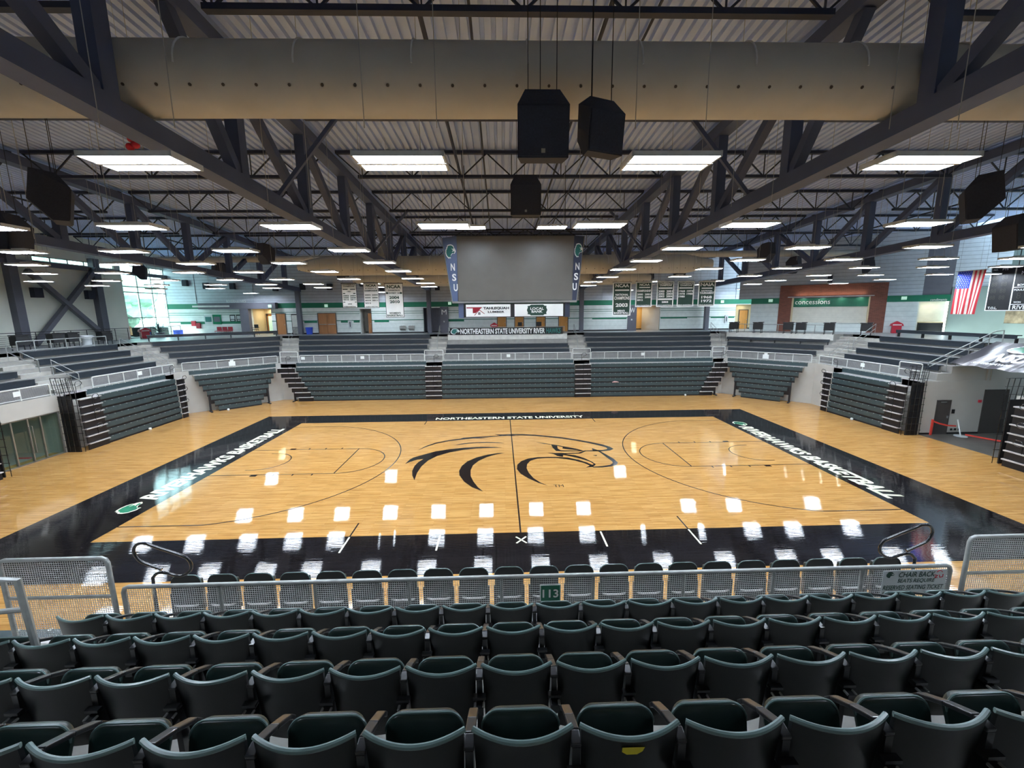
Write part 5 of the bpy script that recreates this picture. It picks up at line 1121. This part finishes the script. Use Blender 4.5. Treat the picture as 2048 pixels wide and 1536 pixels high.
for k, (x, z) in enumerate(((-31.9, 10.55), (-29.9, 10.25), (-27.3, 10.2), (-23.1, 10.0), (-20.4, 10.1), (-17.7, 10.06), (-12.5, 9.95), (-6.9, 9.95), (7.9, 9.9), (20.4, 9.9))):
    t = MB().bx(x-0.22, x+0.22, FY-0.35, FY, z-0.3, z+0.3).build('wall_speaker', M_SPK); tag(t, 'small dark box speaker high on the far wall, %s from the left' % ORD[k], 'speaker', 'small speakers on the far wall')
for k, (y, z) in enumerate(((11.0, 9.1), (15.0, 9.1))):
    t = MB().bx(LX, LX+0.35, y-0.3, y+0.3, z-0.35, z+0.35).build('wall_speaker', M_SPK); tag(t, 'small dark box speaker on the left cream wall, %s one' % ('nearer', 'farther')[k], 'speaker', 'small speakers on the left wall')
m_ = MB(); dbox(m_, 3.6, 3.95, 0.05, 0.4, 9.7, 10.4); tag(m_.build('wall_speaker', M_SPK), 'small dark box speaker above the brick concession wall', 'speaker')
for k, (x, lab) in enumerate(((-30.15, 'left'), (-29.3, 'right'))):
    t = empty('display_board', (x, 23.25, 7), 'teal framed display board on the far left wall, %s one' % lab, 'display board', 'boards on the far left wall')
    MB().bx(x-0.4, x+0.4, 23.24, 23.3, 6.45, 7.42).build('frame', M_GREENP if k else M_GREYBIN, t); MB().bx(x-0.3, x+0.3, 23.22, 23.24, 6.7, 7.2).build('picture', M_GREYD if k else M_TEAL, t)
for k, x in enumerate((-27.75, -27.1)):
    t = empty('framed_poster', (x, 23.25, 7), 'black framed team poster on the far left wall, %s of two' % ('left', 'right')[k], 'poster', 'black posters')
    MB().bx(x-0.27, x+0.27, 23.26, 23.3, 6.72, 7.38).build('frame', M_INK, t); MB().bx(x-0.2, x+0.2, 23.25, 23.26, 6.95, 7.28).build('picture', M_GREYBIN, t); MB().bx(x-0.17, x+0.17, 23.25, 23.26, 6.78, 6.88).build('caption_strip', M_GREYBIN, t)
def wchair(loc, label):
    t = empty('lobby_chair', (0, 0, 0), label, 'chair', 'red lobby chairs')
    MB().bx(-0.22, 0.22, -0.22, 0.2, 0.4, 0.46).build('seat', M_REDBOX, t); MB().bx(-0.22, 0.22, 0.18, 0.24, 0.48, 0.84).build('backrest', M_RED, t)
    for x in (-0.2, 0.2):
        for y in (-0.2, 0.2): MB().bx(x-0.015, x+0.015, y-0.015, y+0.015, 0, 0.42).build('leg', M_STEEL, t)
    t.location = loc; WL[t.name] = Vector(loc); return t
w0 = wchair((-29.1, 22.9, 5.35), 'red lobby chair on the far left concourse, left of three')
dup(w0, None, (-28.55, 22.9, 5.35), 'red lobby chair on the far left concourse, middle of three'); dup(w0, None, (-28.0, 22.9, 5.35), 'red lobby chair on the far left concourse, right of three')
def stool(loc, label):
    t = empty('tall_chair', (0, 0, 0), label, 'chair', 'black tall chairs')
    MB().bx(-0.22, 0.22, -0.2, 0.2, 0.55, 0.6).build('seat', M_INK, t); MB().bx(-0.2, 0.2, 0.17, 0.22, 0.68, 1.05).build('backrest', M_INK, t)
    MB().bx(-0.3, -0.24, -0.15, 0.2, 0.72, 0.76).bx(0.24, 0.3, -0.15, 0.2, 0.72, 0.76).build('armrests', M_INK, t)
    for x in (-0.19, 0.19):
        for y in (-0.17, 0.17): MB().bar((x*1.1, y*1.1, 0), (x, y, 0.56), 0.025, 0.025).build('leg', M_BLACK, t)
    t.location = loc; WL[t.name] = Vector(loc); return t
s0 = stool((-25.2, 22.6, 5.35), 'black tall chair with arms in front of the glazed corridor doors')
dup(s0, None, (1.35, 20.6, 5.35), 'black chair peeping over the long black banner'); 
t = empty('computer_monitor', (3.15, 19.6, 5.35), 'black monitor on a desk behind the long black banner', 'monitor')
MB().bx(2.85, 3.35, 19.6, 19.64, 6.05, 6.45).build('screen', M_INK, t); MB().bx(3.05, 3.15, 19.6, 19.66, 5.9, 6.05).build('stand', M_INK, t)
o = MB().bx(0.5, 5.0, 19.4, 20.0, 5.84, 5.9); o = o.build('press_table', M_INK); tag(o, 'long dark table behind the black banner on the far platform', 'table')
for x in (0.6, 4.9): MB().bx(x-0.03, x+0.03, 19.5, 19.9, 5.35, 5.84).build('leg', M_BLACK, o)
t = empty('potted_plant', (-33.1, 20.6, 5.35), 'spiky dark plant in a low pot by the left curtain window', 'plant')
m_ = MB(); m_.tube([(-33.1, 20.6, 5.35), (-33.1, 20.6, 5.8)], [0.3, 0.42], 16); m_.build('pot', M_GREYD, t)
m_ = MB()
for i in range(40):
    a = random.uniform(0, 6.28); e = random.uniform(0.3, 1.4); L_ = random.uniform(0.5, 1.0); d = Vector((math.cos(a)*math.cos(e), math.sin(a)*math.cos(e), math.sin(e)))
    p = Vector((-33.1, 20.6, 5.8)); m_.bar(p, p+d*L_, 0.06, 0.012)
m_.build('leaves', M_LEAF, t)
tag(MB().bx(-32.9, -32.3, 22.0, 22.5, 5.35, 5.95).build('storage_box', M_BLUEBIN), 'blue box on the floor beside the left curtain window', 'box')
t = empty('wall_display', (-31.5, 23.2, 6.5), 'small red and white figure display on the far left wall', 'display')
MB().bx(-31.85, -31.45, 23.15, 23.3, 6.3, 6.8).build('red_piece', M_REDBOX, t); MB().bx(-31.4, -31.0, 23.15, 23.3, 6.05, 6.6).build('dark_piece', M_RED, t)
# ------------------------------------------------------------------ belt barriers in the tunnel mouth
t = empty('barrier_post', (26.2, 2.1, 0), 'white leaning barrier post on a round base in the tunnel', 'barrier post')
MB().cyl((26.2, 2.1), 0.3, 0.0, 0.035, 24).build('base', M_GREYBIN, t); MB().tube([(26.2, 2.1, 0.03), (25.98, 2.2, 0.98)], 0.032, 10).build('pole', M_WHITE, t)
def belt(pts, label):
    m_ = MB(); pts = [Vector(p) for p in pts]; up = Vector((0, 0, 0.05))
    for a, b in zip(pts, pts[1:]): m_.bar(a, b, 0.006, 0.085)
    return tag(m_.build('barrier_belt', M_ORANGE), label, 'belt', 'red barrier belts')
belt([(24.75, 2.45, 0.86), (25.1, 2.36, 0.72), (25.5, 2.28, 0.62), (25.95, 2.2, 0.6)], 'red belt sagging across the narrow grey tunnel door')
belt([(26.4, 2.05, 0.12), (27.0, 1.4, 0.05), (27.6, 0.4, 0.04), (27.9, -1.0, 0.05)], 'red belt lying low across the tunnel floor')
tag(MB().bx(24.72, 24.8, 2.42, 2.5, 0.0, 0.95).build('barrier_stub', M_ORANGE), 'short red upright holding the belt beside the right bleacher', 'barrier post')
# small white floor sensors on the kick boards, cloth on a bench
for x, y, lab in ((-23.66, 6.55, 'left end bleacher'), (-22.0, 12.0, 'far left corner bleacher'), (15.6, 15.05, 'far right bleacher'), (23.05, 6.1, 'right end bleacher')):
    m_ = MB(); d = Vector((0, 0, 0)); m_.tube([(x, y, 0.0), (x, y, 0.03), (x, y, 0.12), (x, y, 0.15)], [0.05, 0.08, 0.08, 0.04], 14)
    tag(m_.build('floor_puck', M_WHITE, smooth=True), 'small white puck on the floor before the %s' % lab, 'puck', 'white pucks on the floor')
m_ = MB(); m_.tube([(9.1, 15.12, 1.28), (9.3, 15.1, 1.32), (9.55, 15.12, 1.3), (9.7, 15.13, 1.27)], [0.02, 0.06, 0.05, 0.02], 10)
tag(m_.build('cloth_scrap', mk('pink_cloth', (226, 180, 176), 0.8), smooth=True), 'scrap of pink cloth on a bench of the far right bleacher', 'cloth')
t = empty('balloon_bunch', (-9.54, -9.53, 11.5), 'little bunch of red balloons caught under the roof at the upper left', 'balloons')
for dx, dz, r in ((-0.06, 0.0, 0.09), (0.08, 0.05, 0.09), (0.0, 0.18, 0.09), (0.02, -0.14, 0.07)):
    m_ = MB(); m_.tube([(-9.54+dx, -9.53, 11.5+dz+r*math.sin(a)) for a in [-1.5+3.0*i/8 for i in range(9)]], [max(0.004, r*math.cos(a)) for a in [-1.5+3.0*i/8 for i in range(9)]], 14); m_.build('balloon', M_REDBOX, t, smooth=True)
MB().tube([(-9.54, -9.53, 11.7), (-9.54, -9.53, zdeck(-9.53)-0.02)], 0.004, 4).build('string', M_CORD, t)
# trees outside the left window
for k, (x, y, r, h) in enumerate(((-46, 22, 3.0, 5), (-52, 27, 3.6, 7), (-43, 29, 2.6, 4))):
    t = empty('tree', (x, y, 5.2), 'pale sunlit tree outside the left curtain window, %s' % ('middle', 'farthest', 'right hand one')[k], 'tree', 'trees outside')
    MB().tube([(x, y, 5.2), (x, y, 5.2+h)], 0.2, 8).build('trunk', M_DOORW, t)
    bm = bmesh.new(); bmesh.ops.create_icosphere(bm, subdivisions=4, radius=r)
    for v in bm.verts: v.co *= 1+0.16*math.sin(v.co.x*3+v.co.z*2)+random.uniform(-0.09, 0.09)
    me = bpy.data.meshes.new('crown'); bm.to_mesh(me); bm.free(); me.materials.append(M_TREE); o = bpy.data.objects.new('crown', me); COL.objects.link(o); o.parent = t; o.location = (0, 0, h)
# ------------------------------------------------------------------ flip-up stadium seats
def seat_proto(loc, label, group):
    t = empty('stadium_seat', (0, 0, 0), label, 'seat', group)
    # back shell: curved, leaning towards the camera at its top
    NXs, NZs = 16, 8; m_ = MB()
    def bp(x, z, d):
        e = x/0.242
        return (x*(1-0.06*(0.905-z)/0.5), 0.065*e*e*(0.55+0.45*(z-0.36)/0.5)+(0.905-z)*0.15+d, z+(0.012*e*e if z > 0.84 else 0))
    for d in (0.0, 0.022):
        for i in range(NXs+1):
            for j in range(NZs+1): m_.v.append(bp(-0.242+0.484*i/NXs, 0.36+0.545*j/NZs, d))
    n1 = (NXs+1)*(NZs+1); ix = lambda i, j, s_: s_*n1+i*(NZs+1)+j
    for i in range(NXs):
        for j in range(NZs):
            m_.f.append([ix(i, j, 0), ix(i+1, j, 0), ix(i+1, j+1, 0), ix(i, j+1, 0)]); m_.m.append(0)
            m_.f.append([ix(i, j, 1), ix(i, j+1, 1), ix(i+1, j+1, 1), ix(i+1, j, 1)]); m_.m.append(1)
        for j in (0, NZs): m_.f.append([ix(i, j, 0), ix(i, j, 1), ix(i+1, j, 1), ix(i+1, j, 0)]); m_.m.append(0)
    for j in range(NZs):
        for i in (0, NXs): m_.f.append([ix(i, j, 0), ix(i, j+1, 0), ix(i, j+1, 1), ix(i, j, 1)]); m_.m.append(0)
    bk = m_.build('backrest', [M_SEATD, M_SEATG], t, smooth=True)
    m_ = MB(); pts = []; rs = []
    for i in range(NXs+1):
        q = bp(-0.246+0.492*i/NXs, 0.905, 0.011); pts.append((q[0], q[1], q[2]+0.002)); rs.append(0.0135)
    m_.tube(pts, rs, 8); m_.build('rim_highlight', M_SEATHL, bk, smooth=True)  # pale tube stands in for the highlight on the back's top edge
    # folded seat
    ol = []
    for cx, cz, r, a0 in ((0.13, 0.665, 0.085, 0), (-0.13, 0.665, 0.085, 90), (-0.17, 0.43, 0.03, 180), (0.17, 0.43, 0.03, 270)):
        for k in range(7): a = math.radians(a0+90*k/6); ol.append((cx+r*math.cos(a)*(1 if r > 0.05 else 1), cz+r*math.sin(a)))
    sy_ = lambda z: 0.21+(z-0.40)*0.33
    m_ = MB(); n = len(ol); rings = [(0.90, 0.055), (0.97, 0.03), (1.0, 0.006), (0.97, -0.006), (0.82, -0.014), (0.5, -0.018)]; k0 = 0
    for s_, d in rings:
        for x, z in ol:
            zz = 0.57+(z-0.57)*s_; m_.v.append((x*s_, sy_(zz)+d, zz))
    for q in range(len(rings)-1):
        for i in range(n): m_.f.append([q*n+i, q*n+(i+1) % n, (q+1)*n+(i+1) % n, (q+1)*n+i]); m_.m.append(0)
    m_.f.append([i for i in range(n)]); m_.m.append(0); m_.f.append([(len(rings)-1)*n+i for i in range(n)][::-1]); m_.m.append(0)
    st = m_.build('seat', M_SEATG, t, smooth=True)
    m_ = MB(); top = [(x*1.0, sy_(z)+0.006, z) for x, z in ol[:14]]; m_.tube(top, [0.004]+[0.0075]*12+[0.004], 6); m_.build('seat_rim', M_SEATHL, st, smooth=True)
    def arm(x, nm='armrest'):
        m_ = MB(); pts = [(x, 0.06, 0.82), (x, 0.13, 0.83), (x, 0.27, 0.76), (x, 0.40, 0.68), (x, 0.44, 0.63)]
        for a, b in zip(pts, pts[1:]): m_.bar(a, b, 0.052, 0.026)
        return m_.build(nm, M_ARM, t, bevel=0.006)
    def stand(x):
        m_ = MB(); m_.bx(x-0.02, x+0.02, 0.06, 0.14, 0.02, 0.81).bx(x-0.045, x+0.045, 0.0, 0.2, 0.0, 0.022).bx(x-0.03, x+0.03, -0.012, 0.09, 0.60, 0.66); o = m_.build('stanchion', M_ARM, t)
        h_ = MB().bx(x-0.045, x+0.045, 0.02, 0.06, 0.69, 0.71).build('hinge_bracket', M_ARM, o)
        for dx in (-0.03, 0.03): MB().tube([(x+dx, 0.03, 0.66), (x+dx, -0.006, 0.66)], 0.009, 6).build('bolt', M_BOLT, h_)
    arm(0.265); stand(0.265)
    t.location = loc; WL[t.name] = Vector(loc)
    return t
NUM = ['', 'one place', 'two places', 'three places', 'four places', 'five places', 'six places', 'seven places', 'eight places', 'nine places', 'ten places']
SROWS = [(-19.29, 4.495, -7, 7, 'row nearest the camera'), (-18.45, 4.065, -9, 9, 'second row from the camera'), (-17.585, 3.645, -10, 10, 'third row from the camera'), (-16.75, 3.24, -10, 10, 'fourth row, right behind the mesh rail'), (-15.5, 2.87, -10, 10, 'front row beyond the mesh rail')]
def chair_proto(loc, label, group):
    t = empty('platform_chair', (0, 0, 0), label, 'seat', group)
    ol = []
    for cx, cz, r, a0 in ((0.10, 0.66, 0.115, 0), (-0.10, 0.66, 0.115, 90), (-0.17, 0.20, 0.04, 180), (0.17, 0.20, 0.04, 270)):
        for k in range(7): a = math.radians(a0+90*k/6); ol.append((cx+r*math.cos(a), cz+r*math.sin(a)))
    m_ = MB(); m_.flat([(x, z) for x, z in ol], (0, 0.25, 0), (1, 0, 0), (0, 0.12, 1), 0.03); bk = m_.build('backrest', M_SEATD, t, bevel=0.006)
    m_ = MB(); m_.tube([(x, 0.235+0.12*z, z+0.002) for x, z in ol[:14]], 0.009, 6); m_.build('rim_highlight', M_SEATHL, bk, smooth=True)
    m_ = MB(); m_.bx(-0.2, 0.2, 0.33, 0.40, 0.2, 0.70); m_.build('seat', M_SEATG, t, bevel=0.02)
    m_ = MB(); m_.tube([(-0.19, 0.28, 0.34), (-0.1, 0.26, 0.325), (0.1, 0.26, 0.325), (0.19, 0.28, 0.34)], 0.02, 8); m_.build('lower_bar', M_TREAD, t, smooth=True)
    for x in (-0.215, 0.215):
        m_ = MB(); m_.bar((x, 0.28, 0.0), (x, 0.30, 0.5), 0.035, 0.03).bx(x-0.02, x+0.02, 0.22, 0.42, 0, 0.025).build('leg', M_ARM, t)
    t.location = loc; WL[t.name] = Vector(loc); return t
s0 = None; q0 = None
for yb, zf, k0, k1, nm in SROWS:
    for k in range(k0, k1+1):
        lab = 'dark green flip-up seat, %s, %s' % (nm, 'middle place' if k == 0 else NUM[abs(k)]+(' left' if k < 0 else ' right')+' of middle')
        loc = (0.01+0.53*k, yb, zf); grp = 'flip-up seats, '+nm
        if yb == -15.5:
            if q0 is None: q0 = chair_proto(loc, lab.replace('flip-up seat', 'round topped chair'), grp)
            else: dup(q0, None, loc, lab.replace('flip-up seat', 'round topped chair'), grp)
            continue
        if s0 is None: s0 = seat_proto(loc, lab, grp); c = s0
        else: c = dup(s0, None, loc, lab, grp)
        if yb == -19.29 and k == 0: mid = c
for ch in mid.children:
    if ch.name.startswith('backrest'):
        o = MB().flat([(-0.055, 0.03), (0.055, 0.03), (0.045, 0.0), (0.02, -0.02), (-0.03, -0.02), (-0.055, 0.0)], (0.01, -19.29+0.004, 4.495+0.845), (1, 0, 0), (0, -0.15, 1)).build('yellow_sticker', M_YELLOW, ch)
